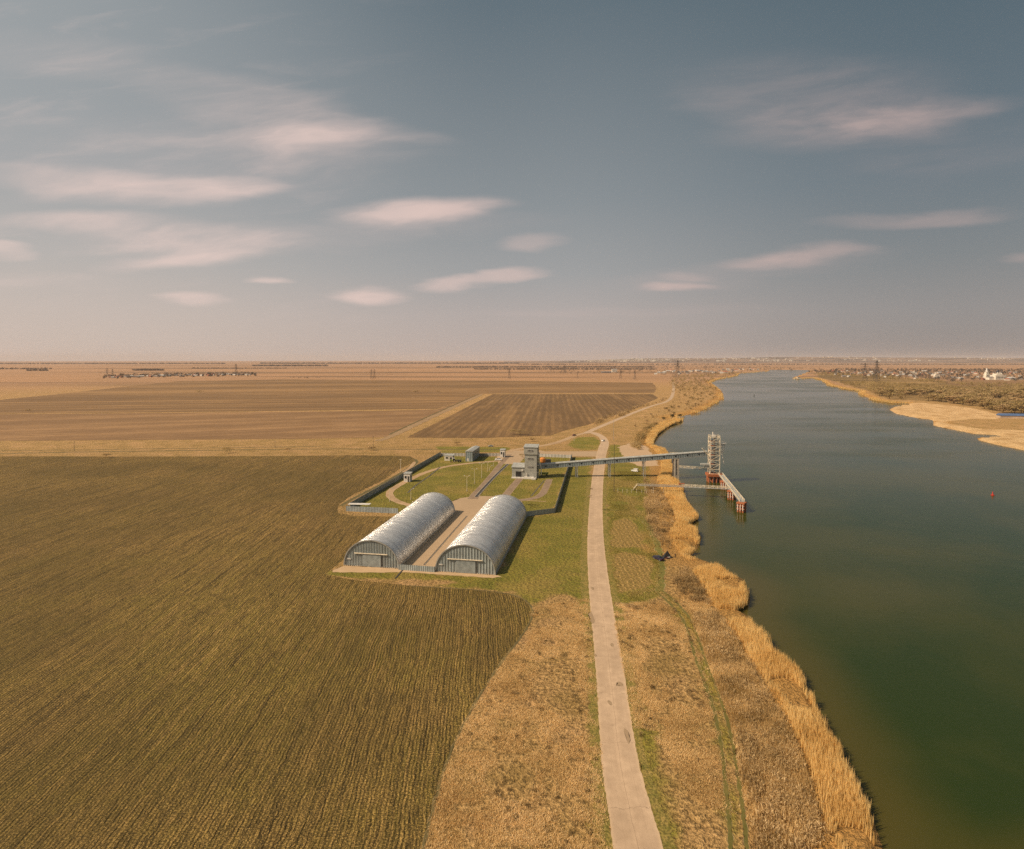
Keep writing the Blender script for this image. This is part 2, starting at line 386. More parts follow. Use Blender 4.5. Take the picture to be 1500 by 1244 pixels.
    c = t.mix(t.ma('MULTIPLY', t.ramp(t.noise(1.4, 5, None, .75), [(.40, 1.), (.54, 0.)]), t.mr(dist, 900, 250, 0, .75)), c, (.085, .055, .02)); c = t.warm(c, t.mix(t.mr(dist, 300, 1500), (1.02, .94, .74), (1.03, .93, .78))); t.base(c)
    t.bump(t.ma('ADD', t.ma('MULTIPLY', n3, 1.6), t.ma('MULTIPLY', n4, .5)), .7, .9)
    g_ = raw_mesh('ground', V, F, t.m, attrs={'river': rv.ravel(), 'green': g.ravel(), 'dry': d.ravel(), 'sand': sd.ravel(), 'wood': wd.ravel()}, smooth=True)
    g_['kind'] = 'structure'
make_ground()

# ------------------------------------------------------------------ river water
def make_river():
    t = NT('river_water')
    o = t.sep(t.obj)
    murk = t.noise(.012, 4); m2 = t.noise(.05, 3)
    c = t.mix(t.ramp(murk, [(.40, 0.), (.60, 1.)]), (.022, .036, .007), (.042, .046, .007))
    shal = t.mr(t.attr('shore'), 0., 18., 1., 0.); c = t.mix(t.ramp(m2, [(.5, 0.), (.8, .4)]), c, (.048, .052, .012))
    c = t.mix(t.ma('MULTIPLY', shal, .75), c, (.075, .06, .014)); t.base(c); t.b.inputs['IOR'].default_value = 1.33; t.b.inputs['Specular IOR Level'].default_value = .24
    calm = t.noise(1., 4, t.scale(t.obj, (.004, .012, 1)), .6)
    t.l(t.mr(calm, .35, .7, .07, .20), t.b.inputs['Roughness'])
    w = t.ma('ADD', t.noise(1., 4, t.scale(t.obj, (.35, .9, 1))), t.ma('MULTIPLY', t.noise(1., 3, t.scale(t.obj, (1.5, 3.0, 1))), .35))
    x = t.n('ShaderNodeBump'); t.l(w, x.inputs['Height']); x.inputs['Distance'].default_value = .14
    t.l(t.mr(calm, .3, .75, .15, .9), x.inputs['Strength']); t.l(x.outputs[0], t.b.inputs['Normal'])
    A = np.array([P(900, 541.5, WZ)]); y1 = A[0, 1]
    xs = np.concatenate([np.arange(0, 400, 6.), np.arange(400, 2601, 60.)]); ys = np.concatenate([np.arange(-60, 700, 6.), np.arange(700, y1, 40.), [y1]])
    X, Y = np.meshgrid(xs, ys); n, m = X.shape; idx = np.arange(n * m).reshape(n, m); V = np.stack([X, Y, np.full(X.shape, WZ)], -1).reshape(-1, 3)
    F = np.stack([idx[:-1, :-1], idx[:-1, 1:], idx[1:, 1:], idx[1:, :-1]], -1).reshape(-1, 4)
    o = raw_mesh('river', V, F, t.m, attrs={'shore': sdf(X, Y, river_poly).ravel()}); o['kind'] = 'structure'
make_river()

# ------------------------------------------------------------------ fields
def near_field_mat():
    t = NT('autumn_sown_rows'); o = t.sep(t.obj)
    s = t.ma('ADD', t.ma('ADD', o[0], t.ma('MULTIPLY', o[1], .066)), t.ma('MULTIPLY', t.ma('MULTIPLY', o[0], o[1]), .00054))
    s = t.ma('ADD', s, t.ma('ADD', t.ma('MULTIPLY', t.noise(.05, 3), 2.2), t.ma('MULTIPLY', t.noise(.35, 3), .8)))
    rv = t.comb(s, t.ma('MULTIPLY', o[1], .10))
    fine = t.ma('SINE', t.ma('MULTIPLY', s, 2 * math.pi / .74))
    brk = t.noise(1.3, 4, rv, .6)
    lines = t.noise(1., 3, t.comb(t.ma('MULTIPLY', s, .9), t.ma('MULTIPLY', o[1], .018)), .7)
    wide = t.noise(1., 3, t.comb(t.ma('MULTIPLY', s, .12), t.ma('MULTIPLY', o[1], .006)), .6)
    n1 = t.noise(.018, 4); n2 = t.noise(.9, 5, None, .65); n3 = t.noise(.12, 4)
    soil = t.mix(t.ramp(n2, [(.3, 0.), (.7, 1.)]), (.25, .16, .06), (.54, .36, .14))
    soil = t.mix(t.ramp(wide, [(.44, 0.), (.60, .7)]), soil, (.34, .21, .10))
    mid = t.noise(1., 4, t.comb(t.ma('MULTIPLY', s, .32), t.ma('MULTIPLY', o[1], .016)), .65)
    soil = t.mix(t.ramp(mid, [(.36, .85), (.50, 0.)]), soil, (.07, .047, .02))
    soil = t.mix(t.ramp(mid, [(.55, 0.), (.70, .8)]), soil, (.40, .25, .12))
    green = t.mix(t.ramp(n2, [(.3, 0.), (.7, 1.)]), (.16, .15, .022), (.38, .30, .065))
    near = t.mr(o[1], 120, 330, 1., 0.)
    gm = t.ma('MULTIPLY', t.ramp(t.ma('ADD', n1, t.ma('MULTIPLY', n3, .25)), [(.5, .25), (.68, 1.)]), t.ma('ADD', t.ma('MULTIPLY', near, .6), .3))
    c = t.mix(gm, soil, green)
    c = t.mix(t.ramp(brk, [(.56, 0.), (.74, .75)]), c, (.37, .22, .085))
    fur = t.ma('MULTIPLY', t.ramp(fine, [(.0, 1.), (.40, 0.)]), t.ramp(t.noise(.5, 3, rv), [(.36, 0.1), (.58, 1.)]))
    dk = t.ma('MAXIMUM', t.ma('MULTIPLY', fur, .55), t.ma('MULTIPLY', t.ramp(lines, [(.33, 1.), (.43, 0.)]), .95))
    rowid = t.n('ShaderNodeTexWhiteNoise', noise_dimensions='1D'); t.l(t.ma('FLOOR', t.ma('ADD', t.ma('MULTIPLY', s, 1 / .74), .25)), rowid.inputs['W'])
    c = t.mix(t.ma('MULTIPLY', rowid.outputs['Value'], .45), c, (.07, .05, .018))
    dk = t.ma('MULTIPLY', dk, t.ramp(t.noise(.8, 4, None, .7), [(.35, .05), (.6, 1.)]))
    rf = t.ma('FLOOR', t.ma('ADD', t.ma('MULTIPLY', s, 1 / .74), .25))
    seg = t.noise(1., 3, t.comb(t.ma('MULTIPLY', rf, 7.31), t.ma('MULTIPLY', o[1], .11)), .7)
    dk = t.ma('MULTIPLY', dk, t.ramp(seg, [(.40, .1), (.56, 1.)]))
    seg2 = t.noise(1., 3, t.comb(t.ma('MULTIPLY', rf, 3.17), t.ma('MULTIPLY', o[1], .06)), .7)
    c = t.mix(t.ma('MULTIPLY', t.ramp(seg2, [(.55, 0.), (.68, 1.)]), .75), c, (.46, .31, .12))
    c = t.mix(t.ma('MULTIPLY', t.ramp(seg2, [(.34, 1.), (.45, 0.)]), .75), c, (.06, .042, .014))
    dk = t.ma('MULTIPLY', dk, t.ramp(t.noise(.035, 4), [(.36, .35), (.6, 1.)]))
    ln2 = t.noise(1., 4, t.comb(t.ma('MULTIPLY', s, 1.6), t.ma('MULTIPLY', o[1], .05)), .75)
    c = t.mix(t.ma('MULTIPLY', t.ramp(ln2, [(.36, 1.), (.46, 0.)]), .8), c, (.045, .03, .012))
    c = t.mix(t.ma('MULTIPLY', t.ramp(ln2, [(.56, 0.), (.68, 1.)]), .6), c, (.50, .34, .15))
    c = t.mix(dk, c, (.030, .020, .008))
    lng = t.noise(1., 2, t.comb(t.ma('MULTIPLY', s, 1.15), t.ma('MULTIPLY', o[1], .022)), .6)
    c = t.mix(t.ma('MULTIPLY', t.ramp(lng, [(.33, 1.), (.41, 0.)]), .9), c, (.022, .016, .006))
    c = t.mix(t.ma('MULTIPLY', t.ramp(lng, [(.60, 0.), (.70, 1.)]), .6), c, (.56, .37, .15))
    stk = t.noise(1., 4, t.comb(t.ma('MULTIPLY', s, 2.1), t.ma('MULTIPLY', o[1], .26)), .7)
    c = t.mix(t.ma('MULTIPLY', t.ramp(stk, [(.36, 1.), (.46, 0.)]), .8), c, (.03, .021, .008))
    c = t.mix(t.ma('MULTIPLY', t.ramp(stk, [(.55, 0.), (.67, 1.)]), .7), c, (.56, .38, .15))
    grit = t.noise(3.2, 3, None, .7)
    c = t.mix(t.ramp(grit, [(.42, .8), (.54, 0.)]), c, (.035, .024, .01))
    c = t.mix(t.ramp(grit, [(.54, 0.), (.66, .85)]), c, (.60, .42, .18))
    c = t.mix(t.ramp(t.noise(.35, 5, None, .7), [(.5, 0.), (.8, .35)]), c, (.045, .03, .012))
    t.base(t.warm(t.mix(t.ma('MULTIPLY', t.ramp(t.noise(.014, 5), [(.40, 1.), (.60, 0.)]), .5), c, (.085, .065, .02)), (1.0, .92, .70)))
    t.bump(t.ma('ADD', t.ma('MULTIPLY', fine, .22), t.ma('ADD', t.ma('MULTIPLY', brk, 1.5), t.ma('ADD', t.ma('MULTIPLY', n2, 1.2), t.ma('ADD', grit, t.ma('MULTIPLY', stk, 1.6))))), .26)
    return t.m
near_px = [(-40, 667.5), (0, 668.5), (250, 669), (420, 668), (520, 667), (600, 668.5), (608, 672), (605, 678), (588, 686), (557, 706), (518, 724), (497, 738), (494, 752), (520, 756), (575, 757),
    (566, 770), (530, 800), (487, 832), (476, 842), (520, 850), (600, 858), (660, 862), (710, 865), (748, 870), (772, 880), (781, 893), (779, 908), (766, 930), (736, 968), (702, 1020), (676, 1065), (656, 1112), (640, 1160), (618, 1250), (600, 1330)]
near_poly = smooth_poly(PP(near_px), 1) if False else PP(near_px)
near_poly = near_poly + [(-40, 30), (-500, 30), (-900, 300), P(-400, 667)]
sheet('field', near_poly, .02, near_field_mat(), .25)
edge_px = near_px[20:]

def far_field_mat(name, ca_, cb_, az, spacing, dark, contrast=.5, fine=.02):
    t = NT(name); p = t.rotscale(t.obj, -az, (1, 1, 1)); o = t.sep(p)
    s = t.ma('SINE', t.ma('MULTIPLY', t.ma('ADD', o[0], t.ma('MULTIPLY', t.noise(.02, 3), spacing * .7)), 2 * math.pi / spacing))
    st = t.noise(1., 4, t.scale(p, (1.6 / spacing, .15 / spacing, 1)), .65)
    n = t.noise(fine, 5, None, .65); n2 = t.noise(.35, 4, None, .7)
    c = t.mix(t.ramp(n, [(.35, 0.), (.65, 1.)]), ca_, cb_)
    c = t.mix(t.ma('MULTIPLY', t.ramp(st, [(.35, 1.), (.6, 0.)]), contrast), c, dark)
    c = t.mix(t.ma('MULTIPLY', t.ramp(s, [(.0, 1.), (.5, 0.)]), contrast * .8), c, dark)
    bd = t.noise(1., 3, t.scale(p, (.35 / spacing, .02 / spacing, 1)), .6); c = t.mix(t.ma('MULTIPLY', t.ramp(bd, [(.42, 1.), (.52, 0.)]), .4), c, dark); c = t.mix(t.ma('MULTIPLY', t.ramp(bd, [(.54, 0.), (.66, 1.)]), .3), c, tuple(v * 1.35 for v in cb_))
    c = t.mix(t.ma('MULTIPLY', t.ramp(n2, [(.4, 1.), (.6, 0.)]), .45), c, dark)
    t.base(t.warm(c)); t.bump(t.ma('ADD', n2, st), .35, .6)
    return t.m
f_stub = far_field_mat('pale_stubble_field', (.25, .16, .095), (.36, .235, .14), R(70), 14, (.15, .095, .055), .4)
f_dark = far_field_mat('dark_fallow_field', (.24, .155, .085), (.38, .245, .13), R(80), 55, (.135, .088, .05), .55, .005)
f_plough = far_field_mat('ploughed_field', (.20, .13, .07), (.30, .195, .10), R(4), 9, (.11, .072, .038), .6)
sheet('field', PP([(-300, 606), (0, 607), (350, 604), (560, 602), (640, 600), (698, 579), (706, 579), (575, 638), (556, 641), (450, 643), (0, 646), (-300, 648)]), .09, f_stub, .3)
sheet('field', PP([(-300, 596), (0, 586), (80, 578), (180, 567), (262, 558.5), (420, 556), (740, 558), (955, 561), (962, 568), (958, 576), (728, 576.5), (704, 577.5), (640, 599), (350, 603), (0, 606), (-300, 605)]), .07, f_dark, .3)
sheet('field', PP([(722, 577.5), (955, 577.5), (964, 583), (935, 597), (888, 613), (866, 621), (830, 630), (806, 638), (700, 642), (596, 641)]), .11, f_plough, .3)
f_ol = far_field_mat('olive_field', (.13, .095, .035), (.19, .12, .05), R(80), 25, (.10, .07, .03), .4)
sheet('field', PP([(1370, 558), (1500, 556), (1700, 560), (1700, 568), (1500, 566), (1400, 565)]), .10, f_stub, .3)

# ------------------------------------------------------------------ roads, tracks, yards
def road_mat(name, a, b, crack=.6, cracked=True):
    t = NT(name); st = t.sep(t.uv()); n = t.noise(.5, 5); n2 = t.noise(3.5, 4); n3 = t.noise(.06, 4)
    c = t.mix(t.ramp(n, [(.3, 0.), (.7, 1.)]), a, b)
    c = t.mix(t.ramp(n3, [(.45, 0.), (.65, .35)]), c, tuple(x * .72 for x in a))
    if cracked:
        wob = t.ma('MULTIPLY', t.ma('SUBTRACT', t.noise(.25, 4), .5), .10)
        for k, w in ((.5, .008), (.27, .005), (.76, .005)):
            dd = t.ma('ABSOLUTE', t.ma('SUBTRACT', t.ma('ADD', st[0], wob), k))
            c = t.mix(t.ma('MULTIPLY', t.mr(dd, 0, w, 1, 0), crack * (1 if k == .5 else .55)), c, (.12, .08, .05))
        cross = t.ma('ABSOLUTE', t.ma('SINE', t.ma('MULTIPLY', t.ma('ADD', st[1], t.ma('MULTIPLY', t.noise(.3, 3), 4)), math.pi / 17)))
        c = t.mix(t.ma('MULTIPLY', t.mr(cross, 0, .022, 1, 0), crack * .7), c, (.13, .09, .06))
        wheel = t.ma('COSINE', t.ma('MULTIPLY', st[0], 4 * math.pi))
        c = t.mix(t.ma('MULTIPLY', t.ramp(wheel, [(.3, .35), (1., 0.)]), t.ramp(t.noise(.2, 4), [(.35, .2), (.6, 1.)])), c, tuple(x * .72 for x in a))
        blot = t.noise(.9, 5, None, .75); c = t.mix(t.ramp(blot, [(.60, 0.), (.70, .55)]), c, tuple(x * .6 for x in a))
    edge = t.ma('MULTIPLY', t.ma('MINIMUM', st[0], t.ma('SUBTRACT', 1., st[0])), 1)
    c = t.mix(t.ma('MULTIPLY', t.mr(t.ma('ADD', edge, t.ma('MULTIPLY', t.ma('SUBTRACT', n, .5), .12)), 0.01, .07, 1, 0), .5), c, (.52, .37, .22))
    c = t.mix(t.ramp(n2, [(.62, 0.), (.8, .5)]), c, tuple(x * .45 for x in a))
    t.base(c); t.bump(n2, .03); return t.m
m_road = road_mat('old_bleached_asphalt', (.43, .305, .20), (.56, .405, .27))
m_lane = road_mat('yard_lane_concrete', (.20, .14, .095), (.30, .215, .145), .3, False)
m_track = road_mat('earth_track', (.34, .22, .12), (.46, .32, .19), .3, False)
m_darktrack = road_mat('bare_soil_rut_and_furrow_shade', (.10, .08, .03), (.15, .115, .045), .3, False)
road_rows = [(905, 990, 1300), (893, 959, 1200), (881, 936, 1124), (876, 921, 1030), (871, 911, 960), (864.5, 898, 890), (861, 890, 840), (860, 884, 790), (863, 882, 740), (867, 884, 700), (871, 886, 680),
    (874, 888, 665), (877, 891.5, 655), (880, 892.3, 649), (880, 890.5, 644), (876.5, 886, 639.5), (868, 880, 636), (861, 872, 633.4)]
strip('road', road_rows, .036, m_road, .10, step=.6)
line_strip('road', [(858, 635), (866, 630.7), (898.7, 617), (933, 602.7), (960, 593), (975, 589.5), (983, 584), (986, 577), (987, 568), (986, 560)], 6.5, .05, m_road, jit=.3)
line_strip('road', [(866, 632.5), (852, 635.5), (842, 638.3), (822, 646.5), (806, 651), (786, 654.5), (762, 657.5), (748, 660), (744, 663)], 6.0, .044, m_track, jit=.3)
line_strip('painted_furrow_shade', edge_px, .55, .026, m_darktrack, jit=.18)  # flat dark strip: shadow of the boundary furrow painted along the field edge
sheet('yard', PP([(789, 661.5), (876, 661.2), (874, 669), (832, 668.7), (790, 665)]), .028, m_lane, .2)
sheet('yard', PP([(738, 661), (785, 659), (800, 662), (768, 672), (758, 680), (744, 680), (731, 680), (726, 672)]), .024, m_lane, .4)
# yard between and behind the vaulted stores
sheet('yard', PP([(585, 834), (640, 837), (706, 758), (765, 757), (765, 735), (725, 727), (694, 727), (674, 730), (660, 736), (640, 742), (620, 760)]), .026, m_lane, .15)
sheet('path', PP([(486, 836), (504, 829), (600, 834), (730, 843), (735, 845), (722, 847), (600, 838.8), (488, 838.5)]), .03, m_track, .3)
sheet('yard', PP([(905, 655), (930, 648), (948, 655), (956, 668), (966, 682), (940, 684), (918, 676)]), .022, road_mat('bare_shore_earth', (.30, .20, .13), (.44, .30, .2), .3, False), .6)
line_strip('track', [(894, 747), (915, 748), (932, 752), (946, 764), (958, 785), (966, 808), (970, 826), (969, 845), (966, 866)], 2.4, .014, road_mat('faint_grass_track', (.115, .115, .025), (.20, .165, .045), .2, False), jit=.7)
strip('road', [(684, 701, 731), (690, 704, 724), (706, 716.5, 708), (716, 726, 696), (728, 736, 681.5), (735, 743, 674), (742, 750, 666)], .040, m_lane, .1)
lp = [(735, 675), (715, 676.5), (690, 678.5), (665, 681.5), (642, 686), (618, 694), (598, 703.5), (580, 713), (569.5, 721), (572, 729), (584, 736), (604, 741), (624, 745)]
line_strip('road', lp, 4.2, .032, m_track, jit=.2)
line_strip('road', [(763, 699.5), (752, 712), (739, 728)], 4.6, .034, m_lane, jit=.1)
line_strip('road', [(805, 702), (799, 716), (794, 725), (782, 730.5), (762, 733), (735, 734)], 4.2, .031, m_lane, jit=.15)
line_strip('road', [(772, 733.5), (790, 734.2), (800, 735)], 1.0, .033, m_track, jit=.1)
m_rut = road_mat('grassy_wheel_rut', (.10, .095, .022), (.18, .14, .04), .2, False)
# grass track by the river with two dark ruts
trk = [(966, 866), (985, 882), (1004, 903), (1016, 930), (1025, 962), (1036, 992), (1045, 1015), (1055, 1045), (1063, 1080), (1070, 1124), (1078, 1190), (1084, 1260)]
pass
for dx in (-1.15, 1.15):
    p = [P(*q) for q in trk]; rows = []
    for i, q in enumerate(p):
        d = (Vector(p[min(i + 1, len(p) - 1)]) - Vector(p[max(i - 1, 0)])).normalized(); nn = Vector((d.y, -d.x)); c_ = Vector(q) + nn * dx
        rows.append((tuple(c_ - nn * .36), tuple(c_ + nn * .36), 0, 0))
    strip('track', rows, .018, m_rut, jit=.22, step=.5)
# tracks across the dry strip behind the near field
line_strip('track', [(-200, 668), (0, 664.8), (80, 663), (200, 661), (330, 659.4), (420, 658.3), (510, 657.6), (600, 658.4), (680, 658.2), (745, 659)], 3.2, .022, m_darktrack, jit=.5)
line_strip('track', [(-200, 663), (0, 660.5), (140, 658.8), (330, 656), (470, 654)], 2.2, .022, m_darktrack, jit=.5)
line_strip('track', [(706, 578), (650, 603), (610, 622), (572, 640), (555, 646)], 8, .14, road_mat('dull_field_track', (.26, .17, .09), (.36, .24, .13), .2, False), jit=1.4)
line_strip('track', [(700, 578), (648, 601), (606, 620), (570, 637)], 2.5, .16, m_darktrack, jit=.4)
line_strip('track', [(590, 692), (603, 684), (607, 677)], 2.2, .034, m_track, jit=.3)
line_strip('track', [(608, 673), (612, 678), (592, 690), (560, 709), (522, 728), (499, 741)], 2.5, .03, m_darktrack, jit=.3)
def verge_mat():
    t = NT('roadside_grass'); n = t.noise(.5, 5, None, .7); n2 = t.noise(2.5, 4)
    c = t.mix(t.ramp(n, [(.35, 0.), (.65, 1.)]), (.15, .14, .025), (.36, .25, .075)); c = t.mix(t.ramp(n2, [(.4, .7), (.55, 0.)]), c, (.07, .06, .015)); t.base(c); t.bump(n2, .2); return t.m
m_verge = verge_mat()
for nm, side, w_, y0 in (('verge', 0, 2.3, 1300), ('verge', 1, 1.9, 1300)):
    rows = []
    for l, rr, y in road_rows:
        if y < 690: continue
        a, b = P(l, y), P(rr, y); e = a if side == 0 else b; sg = -1 if side == 0 else 1; ww = w_ * random.uniform(.7, 1.3)
        rows.append(((e[0] - .1 * sg if side else e[0] - ww, e[1]), (e[0] + ww if side else e[0] + .1, e[1]), 0, 0))
    strip(nm, rows, .0145, m_verge, jit=.45, sub=1, step=.8)
m_patch = road_mat('fresh_asphalt_patch', (.07, .045, .03), (.13, .09, .065), .2, False)
for (x, y, w, h) in [(866.5, 905, 2.2, 11), (897, 945, 1.6, 2.2), (909, 1003, 3.4, 2.4), (919, 1078, 1.6, 6.5), (868, 862, 1.4, 3), (872, 960, 1.2, 2), (893, 1030, 1.5, 3), (866, 716, 3.5, 3), (865, 726, 3, 2.2), (861, 778, 2.6, 2)]:
    c0 = P(x, y); pts = []
    for k in range(12):
        a_ = k * math.pi / 6; rr = random.uniform(.18, .5); pts.append((c0[0] + math.cos(a_) * w * rr * .8, c0[1] + math.sin(a_) * h * rr))
    sheet('road_patch', pts, .046, m_patch, .0)

# drainage channels as shallow dark troughs with concrete lips
ch = 0
chan_lab = ['long concrete drainage channel beside the main yard lane', 'narrow dark drain across the lawn behind the guard booth', 'narrow drain beside the curved lane east of the tall elevator building', 'drain running down the middle of the yard between the two vaulted stores']
for pts, w in (([(697.5, 728), (709, 715), (722, 701), (733, 690), (744, 680)], 1.8), ([(597, 722), (608, 712), (628, 698), (645, 684)], .8), ([(778, 727), (787, 716), (797, 704)], .5), ([(621, 828), (640, 806), (660, 783), (684, 756)], .5)):
    p = [Vector(P(*q)) for q in pts]; r_ = empty('drainage_channel', (*p[0], 0), 0, chan_lab[ch], 'drain'); ch += 1
    a = MB(); b = MB()
    for i in range(len(p) - 1):
        d = (p[i + 1] - p[i]).normalized(); nn = Vector((d.y, -d.x)); q0, q1 = p[i] - p[0], p[i + 1] - p[0]
        for sgn in (-1, 1):
            o_ = nn * (w / 2) * sgn
            if sgn < 0 and w < 1: continue
            a.bar((q0.x + o_.x, q0.y + o_.y, .09), (q1.x + o_.x, q1.y + o_.y, .09), .26 if w > 1 else .12, .16)
        b._add([(q0.x - nn.x * w / 2, q0.y - nn.y * w / 2, .055), (q0.x + nn.x * w / 2, q0.y + nn.y * w / 2, .055), (q1.x + nn.x * w / 2, q1.y + nn.y * w / 2, .055), (q1.x - nn.x * w / 2, q1.y - nn.y * w / 2, .055)], [(0, 1, 2, 3)])
    a.build('lip', 'concrete', r_); b.build('trough', 'darksteel', r_)
m = MB(); p0, p1 = P(579, 848), P(590, 835); m.bar((0, 0, .06), (p1[0] - p0[0], p1[1] - p0[1], .06), .5, .12)
o = m.build('culvert', 'darksteel'); o.location = (*p0, 0); tag(o, 'short dark culvert in the grass in front of the left vaulted store', 'culvert')

# ------------------------------------------------------------------ compound frame
ROT = R(-9.4)
def at(px, py, z=0): x, y = P(px, py); return (x, y, z)

def vault_store(loc, width, length, h, label):
    root = empty('storage_hangar', loc, ROT, label, 'hangar')
    N = 40
    def arc(w, hh, t0=0.): return [(-w / 2 * math.cos(math.pi * i / N) if True else 0, hh * math.sin(math.pi * i / N) ** .92) for i in range(N + 1)]
    A = arc(width, h)
    ny = 130; V = []; F = []
    for j in range(ny + 1):
        y = length * j / ny
        for x, z in A: V.append((x + width / 2, y, z))
    n = N + 1
    F = np.array([[j * n + i, j * n + i + 1, (j + 1) * n + i + 1, (j + 1) * n + i] for j in range(ny) for i in range(N)])
    o = raw_mesh('roof_vault', np.array(V), F[:, ::-1], MT['vault'], smooth=True); o.parent = root
    # rims at both ends
    for yy, nm in ((-.25, 'end_rim'), (length - .1, 'end_rim')):
        m = MB(); B = arc(width + .45, h + .22)
        for i in range(N):
            a0, a1, b0, b1 = A[i], A[i + 1], B[i], B[i + 1]; w2 = width / 2
            q = [(a0[0] * .985 + w2, yy, a0[1] * .985), (a1[0] * .985 + w2, yy, a1[1] * .985), (b1[0] + w2, yy, b1[1]), (b0[0] + w2, yy, b0[1])]
            q2 = [(x, yy + .35, z) for x, y, z in q]
            m._add(q + q2, [(0, 1, 2, 3), (7, 6, 5, 4), (3, 2, 6, 7), (1, 0, 4, 5)])
        m.build(nm, 'steel', root)
    for yy, sg in ((.12, 1), (length - .12, -1)):
        m = MB(); pts = [(x * .985 + width / 2, yy, z * .985 + .0) for x, z in A]
        m._add(pts, [tuple(range(len(pts)))]); g = m.build('gable_wall', 'ribwall', root)
        if sg > 0:
            m = MB()   # vertical posts of the gable
            for k in range(1, 20):
                x = width * k / 20; i = abs(x - width / 2) / (width / 2); zt = h * .985 * (math.sqrt(max(0, 1 - i * i)) ** .92) - .1
                m.box((x, -.02, zt / 2), (.06, .14, zt))
            m.build('wall_rib', 'steel', g)
            m = MB(); m.box((width * .515, -.12, 2.3), (6.9, .12, 4.4)); d = m.build('sliding_door', 'doorsheet', root)
            m = MB(); m.box((width * .515 + 3.5, -.2, 2.3), (.14, .1, 4.5)); m.build('door_post', 'darksteel', d)
            m = MB(); m.box((width * .50, -.28, 4.85), (12.6, .3, .28)); m.build('door_rail', 'cream', root)
            m = MB(); m.box((1.9, -.1, 2.6), (1.3, .1, .45)); m.build('sign_plate', 'white', root)
            multi('base_block', 'concrete', root, [lambda m, k=k: m.box((.6 + (width - 1.2) * k / 25, -.18, .16), (random.uniform(.3, .6), .2, .3)) for k in range(26) if abs(k / 25 - .515) > .17])
    m = MB(); m.box((width + .15, length / 2, .25), (.4, length, .5)); m.build('footing', 'concrete', root)
    m = MB(); m.box((-.15, length / 2, .25), (.4, length, .5)); m.build('footing', 'concrete', root)
    return root
vault_store((-61.0, 214.2, 0), 20.6, 78, 9.6, 'left silver vaulted storage hangar with ribbed grey gable, edge of the ploughed field')
vault_store((-27.0, 208.0, 0), 21.4, 78, 9.9, 'right silver vaulted storage hangar, nearer to the straight road')

# ------------------------------------------------------------------ fences
def fence(p, q, h, mat, label, post=3.0, pm='darksteel', gap=0.0, coping=False, name='sheet_fence'):
    p, q = Vector(p[:2]), Vector(q[:2]); L = (q - p).length; rz = math.atan2(q.y - p.y, q.x - p.x)
    r = empty(name, (p.x, p.y, 0), rz, label, 'fence')
    m = MB(); m.box((L / 2, 0, h / 2 + gap), (L, .08, h - gap)); m.build('panel', mat, r)
    n = max(2, int(L / post))
    mm = MB(); mm.box((0, .07, h / 2 + .02), (.16, .16, h + .1)); po = mm.build('fence_post', pm, r)
    for k in range(1, n + 1): c = po.copy(); col.objects.link(c); c.parent = r; c.location.x = L * k / n
    m = MB(); m.box((L / 2, .09, h * .8), (L, .06, .1)); m.box((L / 2, .09, h * .25), (L, .06, .1)); m.build('rail', pm, r)
    return r
fL0, fL1 = at(513, 745), at(645.5, 667.5)
fence(at(507, 749), at(583, 752.5), 2.6, 'fence', 'pale blue ribbed metal fence left of the left hangar')
fence(fL0, fL1, 3.0, 'fence', 'long dark metal fence along the ploughed field side of the compound')
m = MB(); m.box((6.5, 0, 2.75), (11, 3.2, .12)); r_ = m.build('lean_to_roof', 'white'); r_.location = at(508, 746); r_.rotation_euler = (0, 0, R(-4))
r_.name = 'lean_to'; tag(r_, 'small white lean-to roof at the outer left corner of the fence', 'shelter')
for x_ in (1.4, 11.6):
    for y_ in (-1.2, 1.2): m = MB(); m.box((x_, y_, 1.34), (.15, .15, 2.68)); m.build('post', 'steel', r_)
fence(at(584, 835), at(637, 838.5), 2.0, 'fence', 'low pale metal fence closing the gap between the two hangar fronts')
fence(at(768, 757), at(812.5, 751.5), 2.4, 'fence', 'short metal fence right of the right hangar')
fence(at(813, 751.5), at(838, 670), 2.9, 'fence', 'long dark metal fence between the compound and the straight road')
fence(at(646, 668), at(681, 668.5), 2.3, 'fencepale', 'pale panel fence behind the parked tractor', name='panel_fence')
fence(at(701, 668.5), at(732, 668.5), 2.3, 'fencepale', 'pale panel fence between the long shed and the gate hut', name='panel_fence')
fence(at(787, 669), at(837, 671), 2.3, 'fencepale', 'pale panel fence along the concrete lane behind the elevator', name='panel_fence')

